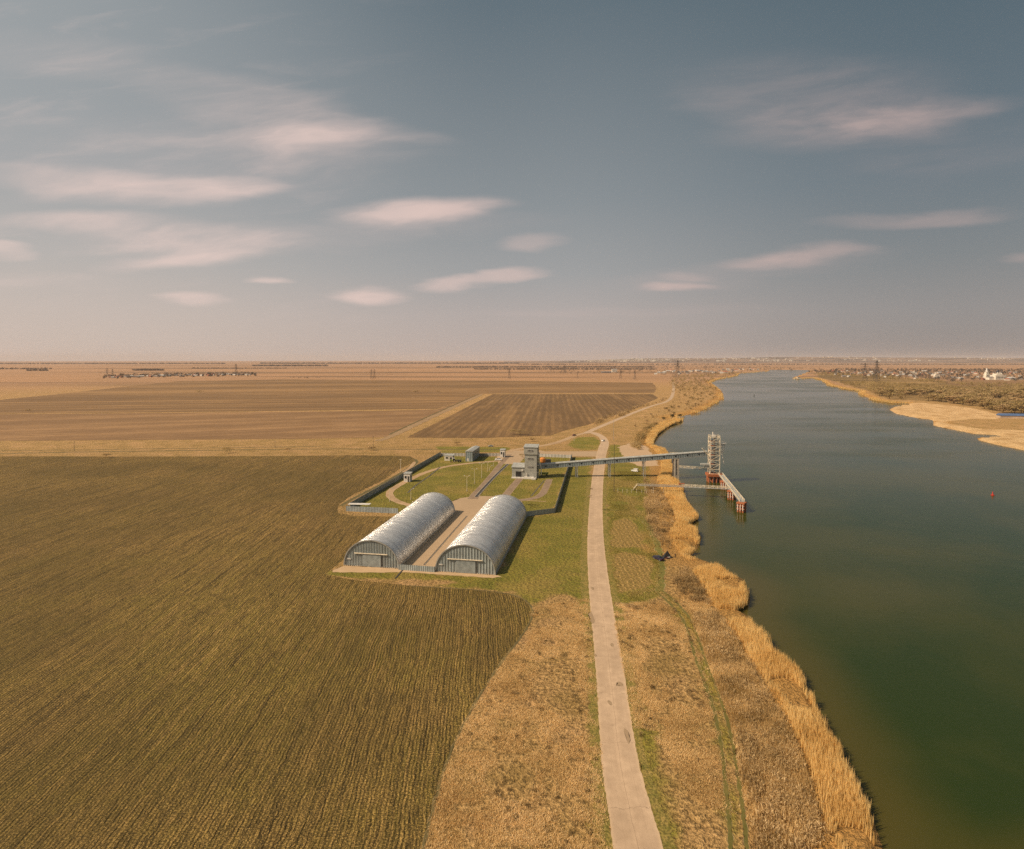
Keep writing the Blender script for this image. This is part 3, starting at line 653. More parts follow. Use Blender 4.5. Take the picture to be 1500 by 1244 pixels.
# ------------------------------------------------------------------ elevator building
def elevator():
    r = empty('grain_elevator', (8.0, 372.5, 0), ROT, 'tall grey elevator tower building with a low annex at the start of the conveyor', 'building')
    W, D = 7.6, 7.0
    m = MB(); m.box((W / 2, D / 2, 7.6), (W, D, 15.2)); m.build('tower_body', 'tower', r)
    m = MB(); m.box((W / 2, D / 2, 17.4), (W + .9, D + .9, 4.4)); hd = m.build('tower_head', 'tower', r)
    m = MB(); m.xprism([(-.8, 19.62), (D + .8, 20.5), (D + .8, 20.75), (-.8, 19.87)], -.8, W + .8); m.build('roof', 'roofgrey', r)
    for (x, z, w, h) in ((W / 2 - .2, 17.5, 3.6, 1.1), (W / 2 - .2, 12.4, 3.6, 1.1), (W / 2 - .2, 7.2, 3.6, .9)):
        y = -.45 if z > 15 else 0
        m = MB(); m.box((x, y - .05, z), (w, .12, h)); f = m.build('window', 'glass', r)
        m = MB()
        for k in range(5): m.box((x - w / 2 + w * k / 4, y - .13, z), (.12, .08, h + .1))
        m.box((x, y - .13, z + h / 2), (w + .2, .08, .12)); m.box((x, y - .13, z - h / 2), (w + .2, .08, .12)); m.build('frame', 'white', f)
    # annex
    m = MB(); m.xprism([(.5, 0), (8.6, 0), (8.6, 7.9), (.5, 6.6)], -8.2, -.02); m.build('annex_wall', 'tower', r)
    m = MB(); m.xprism([(.1, 6.62), (9.0, 8.02), (9.0, 8.26), (.1, 6.86)], -8.6, -.1); m.build('annex_roof', 'roofgrey', r)
    m = MB(); m.box((-4.0, .46, 2.1), (3.6, .1, 4.2)); dr = m.build('doorway', 'black', r)
    m = MB(); m.box((-5.9, .40, 2.15), (.2, .16, 4.3)); m.box((-2.1, .40, 2.15), (.2, .16, 4.3)); m.box((-4, .40, 4.3), (4.0, .16, .2)); m.build('frame', 'steel', dr)
    m = MB(); m.box((-1.6, .2, 5.0), (1.2, .5, 1.0)); m.build('vent_box', 'white', r)
    # white plinth and loading ramp
    multi('plinth', 'white', r, [lambda m: m.box((-3.4, -.6, .35), (9.6, 2.0, .7)), lambda m: m.box((3.0, -1.2, .6), (6.0, 2.2, 1.2)), lambda m: m.box((6.2, -2.4, .45), (2.4, 3.0, .9))])
    m = MB(); m.box((1.2, -.7, 2.3), (.5, .5, 2.4)); m.build('pipe_stub', 'white', r)
    # outside stair and pipes on the shaded side
    m = MB()
    for k in range(6):
        z = 1.5 + 2.3 * k; s_ = 1 if k % 2 else -1
        m.bar((W + .7, D / 2 - s_ * 2.4, z), (W + .7, D / 2 + s_ * 2.4, z + 2.2), .5, .14); m.box((W + .7, D / 2 + s_ * 2.9, z + 2.25), (1.1, 1.2, .1))
        m.bar((W + 1.1, D / 2 - s_ * 2.4, z + 1), (W + 1.1, D / 2 + s_ * 2.4, z + 3.2), .08)
    for k in (0, 1):
        m.bar((W + 1.2, 1 + k * 5, 0), (W + 1.2, 1 + k * 5, 15.5), .14)
    m.build('outside_stair', 'steel', r)
    m = MB(); m.bar((W + .3, D * .3, 15), (W + 2.6, D * .3, 6), .5, n=8); m.bar((W + 2.6, D * .3, 6.1), (W + 2.6, D * .3, 2), .5, n=8); m.build('downpipe', 'white', r)
    return r
elevator()

# ------------------------------------------------------------------ conveyor gallery
def gallery():
    A = Vector((16.5, 377.0, 5.4)); B = Vector((124.0, 379.0, 13.4)); d = B - A; L = math.hypot(d.x, d.y)
    r = empty('conveyor_gallery', (A.x, A.y, 0), math.atan2(d.y, d.x), 'long grey enclosed conveyor gallery sloping up from the elevator to the river tower', 'conveyor')
    z0, z1 = A.z, B.z; hh = 2.5; w = 1.5
    m = MB(); vs = []
    for x, z in ((0, z0), (L, z1)): vs += [(x, -w, z), (x, w, z), (x, w, z + hh), (x, -w, z + hh)]
    m._add(vs, [(0, 3, 2, 1), (4, 5, 6, 7), (0, 1, 5, 4), (1, 2, 6, 5), (2, 3, 7, 6), (3, 0, 4, 7)]); m.build('side_wall', 'gallery', r)
    m = MB(); vs = []
    for x, z in ((-.3, z0 + hh), (L + .3, z1 + hh)): vs += [(x, -w - .25, z), (x, w + .25, z), (x, w + .1, z + .35), (x, 0, z + .75), (x, -w - .1, z + .35)]
    m._add(vs, [(4, 3, 2, 1, 0), (5, 6, 7, 8, 9), (0, 1, 6, 5), (1, 2, 7, 6), (2, 3, 8, 7), (3, 4, 9, 8), (4, 0, 5, 9)]); m.build('roof', 'roofgrey', r)
    for k in range(14):
        x = 5 + (L - 10) * k / 13; z = z0 + (z1 - z0) * x / L
        m = MB(); m.box((x, -w - .03, z + 1.35), (1.1, .1, .75)); m.build('window', 'glass', r)
    m = MB(); s_ = 14
    for sd in (-1, 1):
        m.bar((0, sd * w, z0 - .1), (L, sd * w, z1 - .1), .25, .3)
    m.build('chord', 'steel', r)
    for x in (24, 45, 67, 87):
        z = z0 + (z1 - z0) * x / L - .25; conc = x == 87; m = MB()
        zb = -3 if x > 80 else 0
        for sd in (-1, 1):
            m.bar((x, sd * 2.3, zb), (x, sd * 1.2, z), .8 if conc else .34)
            m.bar((x + 2.2 if conc else x + 1, sd * 2.3, zb), (x + (2.2 if conc else 1), sd * 1.2, z), .8 if conc else .34)
        m.box((x + (1 if conc else .5), 0, z - .2), (3.6 if conc else 2, 3.2, .45))
        if not conc:
            for q in range(3):
                f0, f1 = q / 3, (q + 1) / 3; m.bar((x, -2.3 + 1.1 * f0, z * f0), (x, 2.3 - 1.1 * f1, z * f1), .14)
        m.build('trestle', 'concrete' if conc else 'steel', r)
gallery()

# ------------------------------------------------------------------ loading tower in the river
DK = 3.6
def lattice(m, x0, x1, y0, y1, z0, z1, n, leg=.32, br=.16):
    for x in (x0, x1):
        for y in (y0, y1): m.bar((x, y, z0), (x, y, z1), leg)
    for k in range(n + 1):
        z = z0 + (z1 - z0) * k / n
        for a, b in (((x0, y0), (x1, y0)), ((x1, y0), (x1, y1)), ((x1, y1), (x0, y1)), ((x0, y1), (x0, y0))):
            m.bar((*a, z), (*b, z), br * 1.5)
            if k < n:
                zz = z + (z1 - z0) / n
                if k % 2: m.bar((*a, z), (*b, zz), br)
                else: m.bar((*b, z), (*a, zz), br)
def river_tower():
    bx, by = P(1045.5, 694, DK)
    r = empty('loading_tower', (bx, by, 0), R(-6), 'white lattice steel ship loading tower standing in the river at the end of the conveyor', 'tower')
    m = MB(); lattice(m, -2.9, 2.9, -2.9, 2.9, DK + .4, 26.6, 8); m.build('lattice_frame', 'cream', r)
    m = MB()
    for k in range(8):
        z = DK + .6 + 2.86 * k; s_ = 1 if k % 2 else -1
        m.bar((-1.8 * s_, -.8, z), (1.8 * s_, -.8, z + 2.7), .9, .16); m.box((0, .9, z + 2.75), (3.6, 1.2, .1))
        m.bar((-1.8 * s_, -1.35, z + 1), (1.8 * s_, -1.35, z + 3.6), .09)
    m.build('inner_stair', 'darksteel', r)
    multi('grating_floor', 'rust', r, [lambda m, k=k: m.box((-1.2, .6, DK + .4 + 2.86 * k), (2.6, 4.2, .08)) for k in range(1, 8)])
    m = MB(); m.bar((.6, 1.6, DK), (.6, 1.6, 26), .9, n=8); m.bar((-1.2, 1.8, DK), (-1.2, 1.8, 24), .6, n=8); m.build('elevator_leg', 'white', r)
    m = MB(); m.box((-.3, 0, 27.1), (2.2, 2.2, 1.0)); m.bar((-.6, 0, 27.4), (-.9, 0, 29.6), .7, n=8); m.bar((-.6, 0, 28.4), (1.3, 0, 26.8), .6, n=8); m.build('top_drive', 'white', r)
    m = MB()
    for x in (-2.9, 2.9):
        for y in (-2.9, 2.9): m.bar((x, y, 26.6), (x, y, 27.8), .14)
    for z in (27.2, 27.8):
        for a, b in (((-2.9, -2.9), (2.9, -2.9)), ((2.9, -2.9), (2.9, 2.9)), ((2.9, 2.9), (-2.9, 2.9)), ((-2.9, 2.9), (-2.9, -2.9))): m.bar((*a, z), (*b, z), .1)
    m.build('railing', 'cream', r)
    m = MB(); m.box((5.1, .2, 22.6), (4.6, 2.4, .22)); m.bar((3, -.6, 20), (6.8, -.6, 22.5), .2); m.bar((3, .8, 20), (6.8, .8, 22.5), .2); m.bar((2.9, 0, 24.6), (7.4, 0, 22.8), .18)
    sp = m.build('spout_platform', 'white', r)
    m = MB(); m.bar((4.6, 0, 22.4), (4.9, 0, 15.6), .55, n=8); m.bar((6.3, .4, 22.4), (5.6, .2, 17.0), .4, n=8); m.bar((4.9, 0, 15.8), (6.0, -.2, 10.0), .4, n=8); m.bar((3, 0, 19), (4.8, 0, 16.4), .3, n=8); m.build('loading_spout', 'white', sp)
    m = MB(); m.bar((-7.6, -1.4, 19.6), (-2.9, -.6, 14.2), 1.1, .3); m.bar((-7.0, -2.0, 20.6), (-2.9, -1.2, 15.2), .1); m.build('side_stair', 'cream', r)
    m = MB(); m.box((-5.6, -1.2, 9.6), (5.4, 3.0, .9)); m.box((-4.4, -1.2, 8.4), (2.4, 2, 1.6)); m.build('drive_housing', 'roofgrey', r)
    m = MB(); m.box((0, 0, DK - .5), (8.8, 7.6, 1.6)); m.build('deck', 'rust', r)
    multi('pile', 'rust', r, [lambda m, x=x, y=y: m.bar((x, y, -6), (x, y, DK - 1.3), .75, n=10) for x in (-3.4, -1.1, 1.2, 3.4) for y in (-2.8, 0, 2.8)])
river_tower()
def truss_walk(p, q, z0, z1, w, h, label, name='walkway', mat='cream', seg=2.2):
    p, q = Vector(p), Vector(q); L = (q - p).length
    r = empty(name, (p.x, p.y, 0), math.atan2(q.y - p.y, q.x - p.x), label, 'walkway')
    Z = lambda x: z0 + (z1 - z0) * x / L
    m = MB(); m._add([(0, -w / 2, z0), (L, -w / 2, z1), (L, w / 2, z1), (0, w / 2, z0), (0, -w / 2, z0 - .22), (L, -w / 2, z1 - .22), (L, w / 2, z1 - .22), (0, w / 2, z0 - .22)],
        [(0, 1, 2, 3), (7, 6, 5, 4), (0, 4, 5, 1), (2, 6, 7, 3), (1, 5, 6, 2), (3, 7, 4, 0)]); m.build('deck', 'roofgrey', r)
    n = max(2, int(L / seg))
    for sd in (-1, 1):
        m = MB(); y = sd * w / 2
        m.bar((0, y, z0 + h), (L, y, z1 + h), .12); m.bar((0, y, z0 + h * .5), (L, y, z1 + h * .5), .08)
        for k in range(n + 1):
            x = L * k / n; m.bar((x, y, Z(x)), (x, y, Z(x) + h), .13)
            if k < n:
                x2 = L * (k + 1) / n; m.bar((x, y, Z(x) + (h if k % 2 else 0)), (x2, y, Z(x2) + (0 if k % 2 else h)), .10)
        m.build('truss_side', mat, r)
    return r
A_ = P(1053.5, 693, DK); B_ = P(1087, 735, DK)
truss_walk(A_, B_, DK, DK, 2.4, 1.2, 'wide pale mooring walkway running from the loading tower towards the camera')
truss_walk(P(1000, 713.2, 3.8), P(1070.5, 716.5, DK), 3.8, DK, 1.6, 1.3, 'truss footbridge from the reed edge to the mooring walkway')
truss_walk(P(934, 711, 4.0), P(999.6, 713.1, 3.8), 4.0, 3.8, .9, .8, 'thin railed gangway over the brush leading to the truss footbridge', 'gangway', 'concrete', 4)
truss_walk(P(992, 685, 4.2), P(1036, 688, DK), 4.2, DK, 1.5, 1.3, 'truss footbridge from the shore to the tower deck, just below the conveyor')
truss_walk(P(981, 665.5, 6), P(1040, 668, 6), 6, 6, 1.5, 1.3, 'truss footbridge behind the conveyor, farthest from the camera')
for i, ((x, y), wy, lb) in enumerate((((1061.5, 704), 716, 'rust red mooring dolphin nearest to the loading tower'), ((1072, 718), 731, 'rust red mooring dolphin under the junction of the two footbridges'), ((1086.5, 735), 749, 'rust red mooring dolphin at the outer end of the mooring walkway'))):
    cx, cy = P(x, y, DK); r = empty('mooring_dolphin', (cx, cy, 0), R(-40), lb, 'pier', 'rusty mooring dolphins under the walkway')
    w_ = 1.5
    multi('pile', 'rust', r, [lambda m, k=k, q=q: m.bar((k * 1.25, q * w_, -6), (k * 1.25, q * w_, DK - .86), .9, n=10) for k in range(-1, 2) for q in (-1, 1)])
    m = MB(); m.box((0, 0, DK - .55), (4.0, 4.2, .6))
    m.build('cap', 'rust', r)
    multi('brace', 'rust', r, [lambda m, z=z: m.box((0, 0, z), (3.9, 4.1, .3)) for z in (1.9, .3)])
    multi('fender', 'white', r, [lambda m, k=k: m.box((k * 1.25, -w_ - .5, 1.0), (.3, .2, 3.0)) for k in range(-1, 2)])
for px_, lb in ((945, 'leftmost thin white support post under the thin gangway'), (957, 'middle thin white support post under the thin gangway'), (972, 'rightmost thin white support post under the thin gangway')):
    x, y = P(px_, 711.6, 4.0); m = MB(); m.bar((0, 0, -1), (0, 0, 3.8), .2); m.box((0, 0, .1), (.6, .6, .3)); o = m.build('support_post', 'cream'); o.location = (x, y, 0); tag(o, lb, 'post')
r = empty('access_stair', (*P(928, 718), 0), 0, 'small white stair up to the shore end of the thin gangway', 'stair')
x, y = P(934, 711, 4.0); x -= r.location.x; y -= r.location.y
m = MB(); m.bar((0, 0, 0), (x, y, 4.0), 1.1, .2); m.build('flight', 'cream', r)
m = MB(); m.bar((0, -.5, 1), (x, y - .5, 5), .1); m.bar((0, .5, 1), (x, y + .5, 5), .1); m.build('handrail', 'cream', r)
m = MB(); p0 = P(1001, 717, 0); m.bar((p0[0], p0[1], -3), (p0[0], p0[1], 3.6), .9); m.bar((p0[0] - 2, p0[1], -3), (p0[0] - 2, p0[1], 3.6), .7); m.box((p0[0] - 1, p0[1], 3.3), (3.4, 1.2, .4))
o = m.build('bridge_pier', 'rust'); tag(o, 'dark rusty pier where the footbridge leaves the reeds', 'pier')

# ------------------------------------------------------------------ small buildings of the compound
def shed():
    r = empty('long_shed', (*P(682, 676), 0), ROT, 'long grey metal shed with shaded side wall at the back of the compound', 'shed')
    m = MB(); m.box((2.6, 12, 3.6), (5.2, 24, 7.2)); m.build('wall', 'gallery', r)
    m = MB(); m.prism([(-.3, 7.22), (5.5, 7.22), (5.5, 7.5), (2.6, 8.3), (-.3, 7.5)], -.3, 24.3); m.build('roof', 'roofgrey', r)
    m = MB(); m.box((1.8, -.06, 1.2), (1.3, .1, 2.3)); m.build('door', 'white', r)
    for k in range(3):
        m = MB(); m.box((5.24, 4 + 7 * k, 4.6), (.1, 2.6, 1.2)); m.build('window', 'glass', r)
shed()
def hut(loc, w, d, h, label, name='hut', wall='white', roof='roofgrey', win=True, rz=ROT):
    r = empty(name, loc, rz, label, 'hut')
    m = MB(); m.box((w / 2, d / 2, h / 2), (w, d, h)); m.build('wall', wall, r)
    m = MB(); m.xprism([(-.3, h + .01), (d + .3, h + .31), (d + .3, h + .5), (-.3, h + .2)], -.3, w + .3); m.build('roof', roof, r)
    if win:
        m = MB(); m.box((w * .3, -.05, h * .6), (w * .28, .12, h * .28)); f = m.build('window', 'glass', r)
        m = MB(); m.box((w * .3, -.11, h * .44), (w * .34, .16, .1)); m.build('sill', 'concrete', f)
        m = MB(); m.box((w * .75, -.05, h * .36), (w * .24, .12, h * .7)); m.build('door', 'darksteel', r)
        m = MB(); m.box((w + .05, d * .5, h * .6), (.12, d * .4, h * .28)); m.build('window', 'glass', r)
    return r
hut((*P(591.5, 706), 0), 3.9, 4.0, 5.0, 'small white guard booth on a raised base beside the curved lane', 'guard_booth')
hut((*P(651, 675), 0), 6.5, 4, 3.8, 'low white outbuilding behind the tractor', 'outbuilding', 'hwhite')
hut((*P(732.5, 670), 0), 3.6, 4.0, 5.6, 'tall narrow white gate hut beside the compound gate', 'gate_hut')

# ------------------------------------------------------------------ vehicles
def car(loc, rz, paint, label, name='parked_car', L=4.4, w=1.8, h=1.45, cat='car'):
    r = empty(name, loc, rz, label, cat)
    prof = [(-L / 2, .3), (-L / 2, .75), (-L / 2 + .1, .92), (-L * .27, .98), (-L * .12, .98), (L * .40, .98), (L / 2 - .1, .95), (L / 2, .7), (L / 2, .3)]
    m = MB(); n = len(prof); vs = []
    for y, k in ((-w / 2, .0), (-w / 2 + .12, .06), (w / 2 - .12, .06), (w / 2, .0)): vs += [(x * (1 if k else .985), y, z + (k if z > .6 else 0)) for x, z in prof]
    fs = [tuple(range(n))[::-1], tuple(range(3 * n, 4 * n))]
    for j in range(3):
        for i in range(n): fs.append((j * n + i, j * n + (i + 1) % n, (j + 1) * n + (i + 1) % n, (j + 1) * n + i))
    m._add(vs, [f[::-1] for f in fs]); b = m.build('body', paint, r)
    m = MB(); c = [(-L * .27, .98), (-L * .13, h - .06), (L * .2, h - .06), (L * .38, .98)]; vs = []
    for s_ in (-1, 1): vs += [(x, s_ * w * (.44 if z < 1.2 else .36), z) for x, z in c]
    m._add(vs, [(0, 1, 2, 3), (7, 6, 5, 4), (0, 4, 5, 1), (1, 5, 6, 2), (2, 6, 7, 3), (3, 7, 4, 0)]); m.build('windows', 'glass', r)
    m = MB(); m.box((L * .035, 0, h - .03), (L * .33, w * .74, .07)); m.build('roof', paint, r)
    for x in (-L * .31, L * .31):
        for s_ in (-1, 1):
            m = MB(); m.bar((x, s_ * (w / 2 - .18), .32), (x, s_ * (w / 2 + .02), .32), .64, n=14); wh = m.build('wheel', 'black', r)
            m = MB(); m.bar((x, s_ * (w / 2 + .02), .32), (x, s_ * (w / 2 + .035), .32), .36, n=10); m.build('rim', 'steel', wh)
    for s_ in (-1, 1):
        m = MB(); m.box((-L / 2 - .01, s_ * w * .36, .74), (.06, .34, .16)); m.build('headlight', 'white', r)
        m = MB(); m.box((L / 2 + .01, s_ * w * .38, .78), (.06, .26, .16)); m.build('tail_light', 'red', r)
    return r
car((*P(730, 674.5), .04), R(-4), 'carwhite', 'white car parked inside the compound near the gate hut', L=5.0, h=1.6)
car((*P(719, 654.5), .04), R(8), 'roofgrey', 'grey car parked on the grass outside the compound beyond the back fence')
car((*P(883.5, 646.5), .05), R(60), 'carwhite', 'white car driving on the road bend behind the conveyor', 'moving_car')
car((*P(841, 638.5), .06), R(35), 'carred', 'dark red car on the side road to the compound', 'moving_car')
car((*P(964.5, 820), .02), R(-58), 'cardark', 'dark blue car with bright windscreen parked on the grass track by the river')
# small white van by the gallery foot
r = car((*P(930, 691), .02), R(-35), 'carwhite', 'white box van parked under the conveyor near the shore', 'parked_van', 4.6, 1.8, 1.5, 'van')
m = MB(); m.box((.7, 0, 1.5), (2.8, 1.8, 1.2)); m.build('cargo_box', 'white', r)
# tractor with trailer
def tractor():
    r = empty('tractor', (*P(664, 677), 0), R(10), 'dark tractor with a trailed harrow parked in front of the low white outbuilding', 'tractor')
    m = MB(); m.box((-1.3, 0, 1.35), (2.2, .9, .9), taper=.9); m.build('bonnet', 'greenpaint', r)
    m = MB(); m.box((.4, 0, 1.9), (1.5, 1.5, 1.8), taper=.88); c = m.build('cab', 'glass', r)
    m = MB(); m.box((.4, 0, 2.86), (1.6, 1.6, .12)); m.build('cab_roof', 'white', c)
    for x, rr in ((-1.9, .5), (.7, .85)):
        for s_ in (-1, 1):
            m = MB(); m.bar((x, s_ * .7, rr), (x, s_ * 1.15, rr), rr * 2, n=16); wh = m.build('wheel', 'black', r)
            m = MB(); m.bar((x, s_ * 1.15, rr), (x, s_ * 1.18, rr), rr, n=12); m.build('rim', 'cream', wh)
    r2 = empty('farm_trailer', (*P(672, 677), 0), R(4), 'dark farm trailer with raised drawbar parked beside the tractor', 'trailer')
    m = MB(); m.box((0, 0, 1.3), (4.2, 2, .7)); m.build('bed', 'darksteel', r2)
    m = MB(); m.bar((-2.1, .6, 1.1), (-3.8, 0, .6), .16); m.bar((-2.1, -.6, 1.1), (-3.8, 0, .6), .16); m.build('drawbar', 'darksteel', r2)
    for x in (-.2, 1.2):
        for s_ in (-1, 1): m = MB(); m.bar((x, s_ * .9, .5), (x, s_ * 1.15, .5), 1.0, n=14); m.build('wheel', 'black', r2)
tractor()
# machinery behind the elevator
r = empty('hopper', (*P(795, 685), 0), ROT, 'orange covered hopper machine behind the elevator building', 'machine')
m = MB(); m.lathe((0, 0, 0), [(.5, 2.2), (1.9, 4.2), (2.1, 6.2), (1.2, 7.0), (.2, 7.2)], 14); m.build('bin', 'orange', r)
m = MB()
for a_ in range(4): m.bar((1.6 * math.cos(a_ * 1.57 + .8), 1.6 * math.sin(a_ * 1.57 + .8), 0), (1.5 * math.cos(a_ * 1.57 + .8), 1.5 * math.sin(a_ * 1.57 + .8), 5), .25)
m.build('stand', 'darksteel', r)
r = empty('transfer_machine', (*P(802, 683), 0), R(6), 'dark steel transfer machine where the conveyor leaves the elevator building', 'machine')
m = MB(); m.box((0, 0, 3.6), (4.4, 3.0, 2.4)); m.build('housing', 'darksteel', r)
m = MB()
for x in (-1.8, 1.8):
    for y in (-1.2, 1.2): m.bar((x, y, 0), (x, y, 2.6), .25)
m.bar((-1.8, -1.2, .2), (1.8, -1.2, 2.4), .14); m.build('frame', 'darksteel', r)
r = empty('grain_trolley', (*P(797, 697), 0), R(5), 'green and yellow grain trolley under the start of the conveyor', 'trolley')
m = MB(); m.box((0, 0, 1.5), (5.2, 1.8, 1.2), taper=1.08); m.build('tub', 'greenpaint', r)
for x in (-1.6, 1.6):
    for s_ in (-1, 1): m = MB(); m.bar((x, s_ * .7, .45), (x, s_ * .95, .45), .9, n=12); m.build('wheel', 'black', r)

# ------------------------------------------------------------------ lamps and poles
def double_lamp(loc, h, label, arms=2, rz=0):
    r = empty('lamp_post', loc, rz, label, 'lamp post', 'white lamp posts of the compound')
    m = MB(); m.bar((0, 0, 0), (0, 0, h - .6), .24, n=8, w2=.14); m.build('post', 'cream', r)
    m = MB(); m.bar((0, 0, 0), (0, 0, .8), .5, n=8); m.build('base', 'concrete', r)
    for s_ in ((-1, 1) if arms == 2 else (1,)):
        m = MB(); m.bar((0, 0, h - .7), (s_ * 1.25, 0, h), .1); a_ = m.build('arm', 'cream', r)
        m = MB(); m.box((s_ * 1.4, 0, h + .05), (.6, .35, .3)); m.build('lamp_head', 'white', a_)
for (x, y, t_), lb in zip([(684, 720, 697), (695, 708.5, 687), (705.6, 700, 677.5), (714.5, 690, 677)], ['nearest double-headed lamp post on the lawn left of the main lane', 'second double-headed lamp post from the left along the lawn edge', 'third double-headed lamp post along the lawn edge', 'farthest tall lamp post along the lawn edge']):
    X, Y = P(x, y); double_lamp((X, Y, 0), min(9.2, ZY(t_, Y)), lb)
for x, y, h, lb in ((717.5, 689, 3, 'short white lamp post right of the farthest tall one'), (722.8, 683, 4.2, 'short white lamp post close to the parked white car'), (571, 735, 7, 'single lamp post beside the bend of the curved lane near the left fence'), (602, 732, 6, 'single lamp post just behind the left hangar')):
    double_lamp((*P(x, y), 0), h, lb, 1)
def plain_pole(px, py, h, label, mat='pole', arm=True, name='utility_pole'):
    r = empty(name, (*P(px, py), 0), random.uniform(-.4, .4), label, 'pole')
    m = MB(); m.bar((0, 0, 0), (0, 0, h), .3, n=8, w2=.18); m.build('post', mat, r)
    if arm: m = MB(); m.box((0, 0, h - .6), (2.0, .14, .16)); m.build('crossarm', mat, r)
plain_pole(587, 692, 9, 'tall white pole outside the left fence on the field track', 'cream')
plain_pole(109, 661, 8.5, 'wooden utility pole far left beside the track behind the near field')
plain_pole(403, 656, 6, 'wooden utility pole left of centre in the dry grass strip')
plain_pole(546.7, 658, 11, 'wooden utility pole in the dry strip beyond the compound corner')
plain_pole(899.5, 720, 27, 'very tall thin dark mast right of the road below the conveyor', 'darksteel', False, 'mast')
plain_pole(898.7, 645, 20, 'tall thin mast beside the road bend', 'steel', False, 'mast')
plain_pole(841, 646, 5, 'short pole on the green patch inside the road triangle', 'cream')
# white stakes by the footbridge
i = 0
for px_ in (905, 912, 918.5, 925, 932.5, 940, 947, 954.5):
    m = MB(); m.bar((0, 0, 0), (0, 0, 2.0), .16); m.box((0, 0, 2.0), (.5, .2, .08)); o = m.build('fence_post', 'cream'); o.location = at(px_, 721.5 + i * .2); i += 1
    tag(o, 'thin white fence post in the grass below the shore end of the footbridge', 'fence post', 'white fence posts by the footbridge')
# tent, person, camp bits by the dark car
r = empty('tent', (*P(976.5, 817), 0), R(12), 'pointed black tent pitched beside the dark car at the reed edge', 'tent')
m = MB(); vs = [(-2.4, -1.3, 0), (2.6, -1.6, 0), (2.8, 1.4, 0), (-2.0, 1.6, 0), (.4, .1, 3.6), (-.9, -.2, 1.5), (1.5, .1, 1.9)]
m._add(vs, [(0, 1, 4), (1, 6, 4), (1, 2, 6), (2, 4, 6), (2, 3, 4), (3, 0, 5), (3, 5, 4), (0, 4, 5), (3, 2, 1, 0)]); m.build('canopy', 'black', r)
m = MB(); m.bar((.4, .1, 3.4), (.4, .1, 4.1), .08); m.build('pole', 'steel', r)
m = MB(); m.box((-.5, -1.75, .02), (1.4, .5, .04)); m.build('flap', 'cardark', r); r.scale = (.72, .72, .75)
for px_, py_, mt, lb in ((977.5, 819, 'carred', 'small dark red folding table in front of the black tent'), (979.5, 818, 'white', 'small white folding chair right of the black tent')):
    r = empty('folding_seat', (*P(px_, py_), 0), 0, lb, 'camp furniture')
    m = MB(); m.box((0, 0, .5), (1.1, .7, .08)); m.build('top', mt, r)
    m = MB()
    for sx in (-.45, .45):
        for sy in (-.28, .28): m.bar((sx, sy, 0), (sx * .8, sy, .47), .05)
    m.build('legs', 'steel', r)
def person(loc, label, rz=0):
    J = {'pelvis': (0, 0, .95), 'waist': (0, 0, 1.12), 'chest': (0, .01, 1.34), 'neck': (0, 0, 1.5), 'head': (0, -.01, 1.60), 'top': (0, -.01, 1.73)}
    vs = list(J.values()); ed = [(0, 1), (1, 2), (2, 3), (3, 4), (4, 5)]; rad = [.16, .14, .17, .06, .10, .085]
    def chain(start, pts, rs):
        p = start
        for q, r_ in zip(pts, rs): vs.append(q); rad.append(r_); ed.append((p, len(vs) - 1)); p = len(vs) - 1
    for s_ in (-1, 1):
        chain(0, [(s_ * .1, 0, .88), (s_ * .12, -.02, .48), (s_ * .13, .02, .09), (s_ * .14, -.13, .04)], [.09, .06, .045, .04])
        chain(2, [(s_ * .2, 0, 1.42), (s_ * .26, .02, 1.14), (s_ * .24, -.12, .92), (s_ * .23, -.16, .84)], [.06, .045, .035, .03])
    me = bpy.data.meshes.new('person'); me.from_pydata(vs, ed, []); o = bpy.data.objects.new('person', me); col.objects.link(o)
    md = o.modifiers.new('skin', 'SKIN')
    for k, r_ in enumerate(rad): me.skin_vertices[0].data[k].radius = (r_, r_)
    me.skin_vertices[0].data[0].use_root = True
    o.modifiers.new('sub', 'SUBSURF').levels = 1; me.materials.append(MT['cloth']); o.location = loc; o.rotation_euler = (0, 0, rz)
    tag(o, label, 'person')
    m = MB(); m.lathe((0, -.01, 1.6), [(.1, 0), (.115, .06), (.1, .13), (.04, .17)], 10); m.build('hair', 'black', o)
    m = MB(); m.lathe((0, -.06, 1.55), [(.05, -.02), (.075, .03), (.07, .1), (.04, .14)], 10); m.build('face', 'skin', o)
try: person((*P(989, 817.5), .0), 'person in dark clothes standing at the reed edge right of the tent', .6)
except Exception as e: print('person', e)
try: person((*P(1350, 599), .0), 'person in dark clothes standing on the sandy beach of the far bank', 2)
except Exception as e: print('person', e)
# buoys, boats, jetty
r = empty('river_buoy', (*P(1454, 726, WZ), WZ), 0, 'small red river buoy floating at right', 'buoy')
m = MB(); m.lathe((0, 0, 0), [(.2, -.4), (.8, -.1), (.9, .3), (.5, .5)], 12); m.build('float', 'red', r)
m = MB(); m.lathe((0, 0, 0), [(.45, .5), (.16, 1.8), (.3, 1.85), (.05, 2.2)], 8); m.build('top_mark', 'red', r)
r = empty('sailing_boat', (*P(1104.5, 580, WZ), WZ), R(20), 'tiny white sailing boat in the middle of the river', 'boat')
m = MB(); m._add([(-2.2, 0, .7), (-1, -.8, .6), (1.8, -.7, .6), (1.8, .7, .6), (-1, .8, .6), (-1.6, 0, -.2), (1.6, -.4, -.2), (1.6, .4, -.2)], [(0, 1, 2, 3, 4), (0, 5, 6, 1), (1, 6, 2), (2, 6, 7, 3), (3, 7, 4), (4, 7, 5, 0), (5, 7, 6)]); m.build('hull', 'white', r)
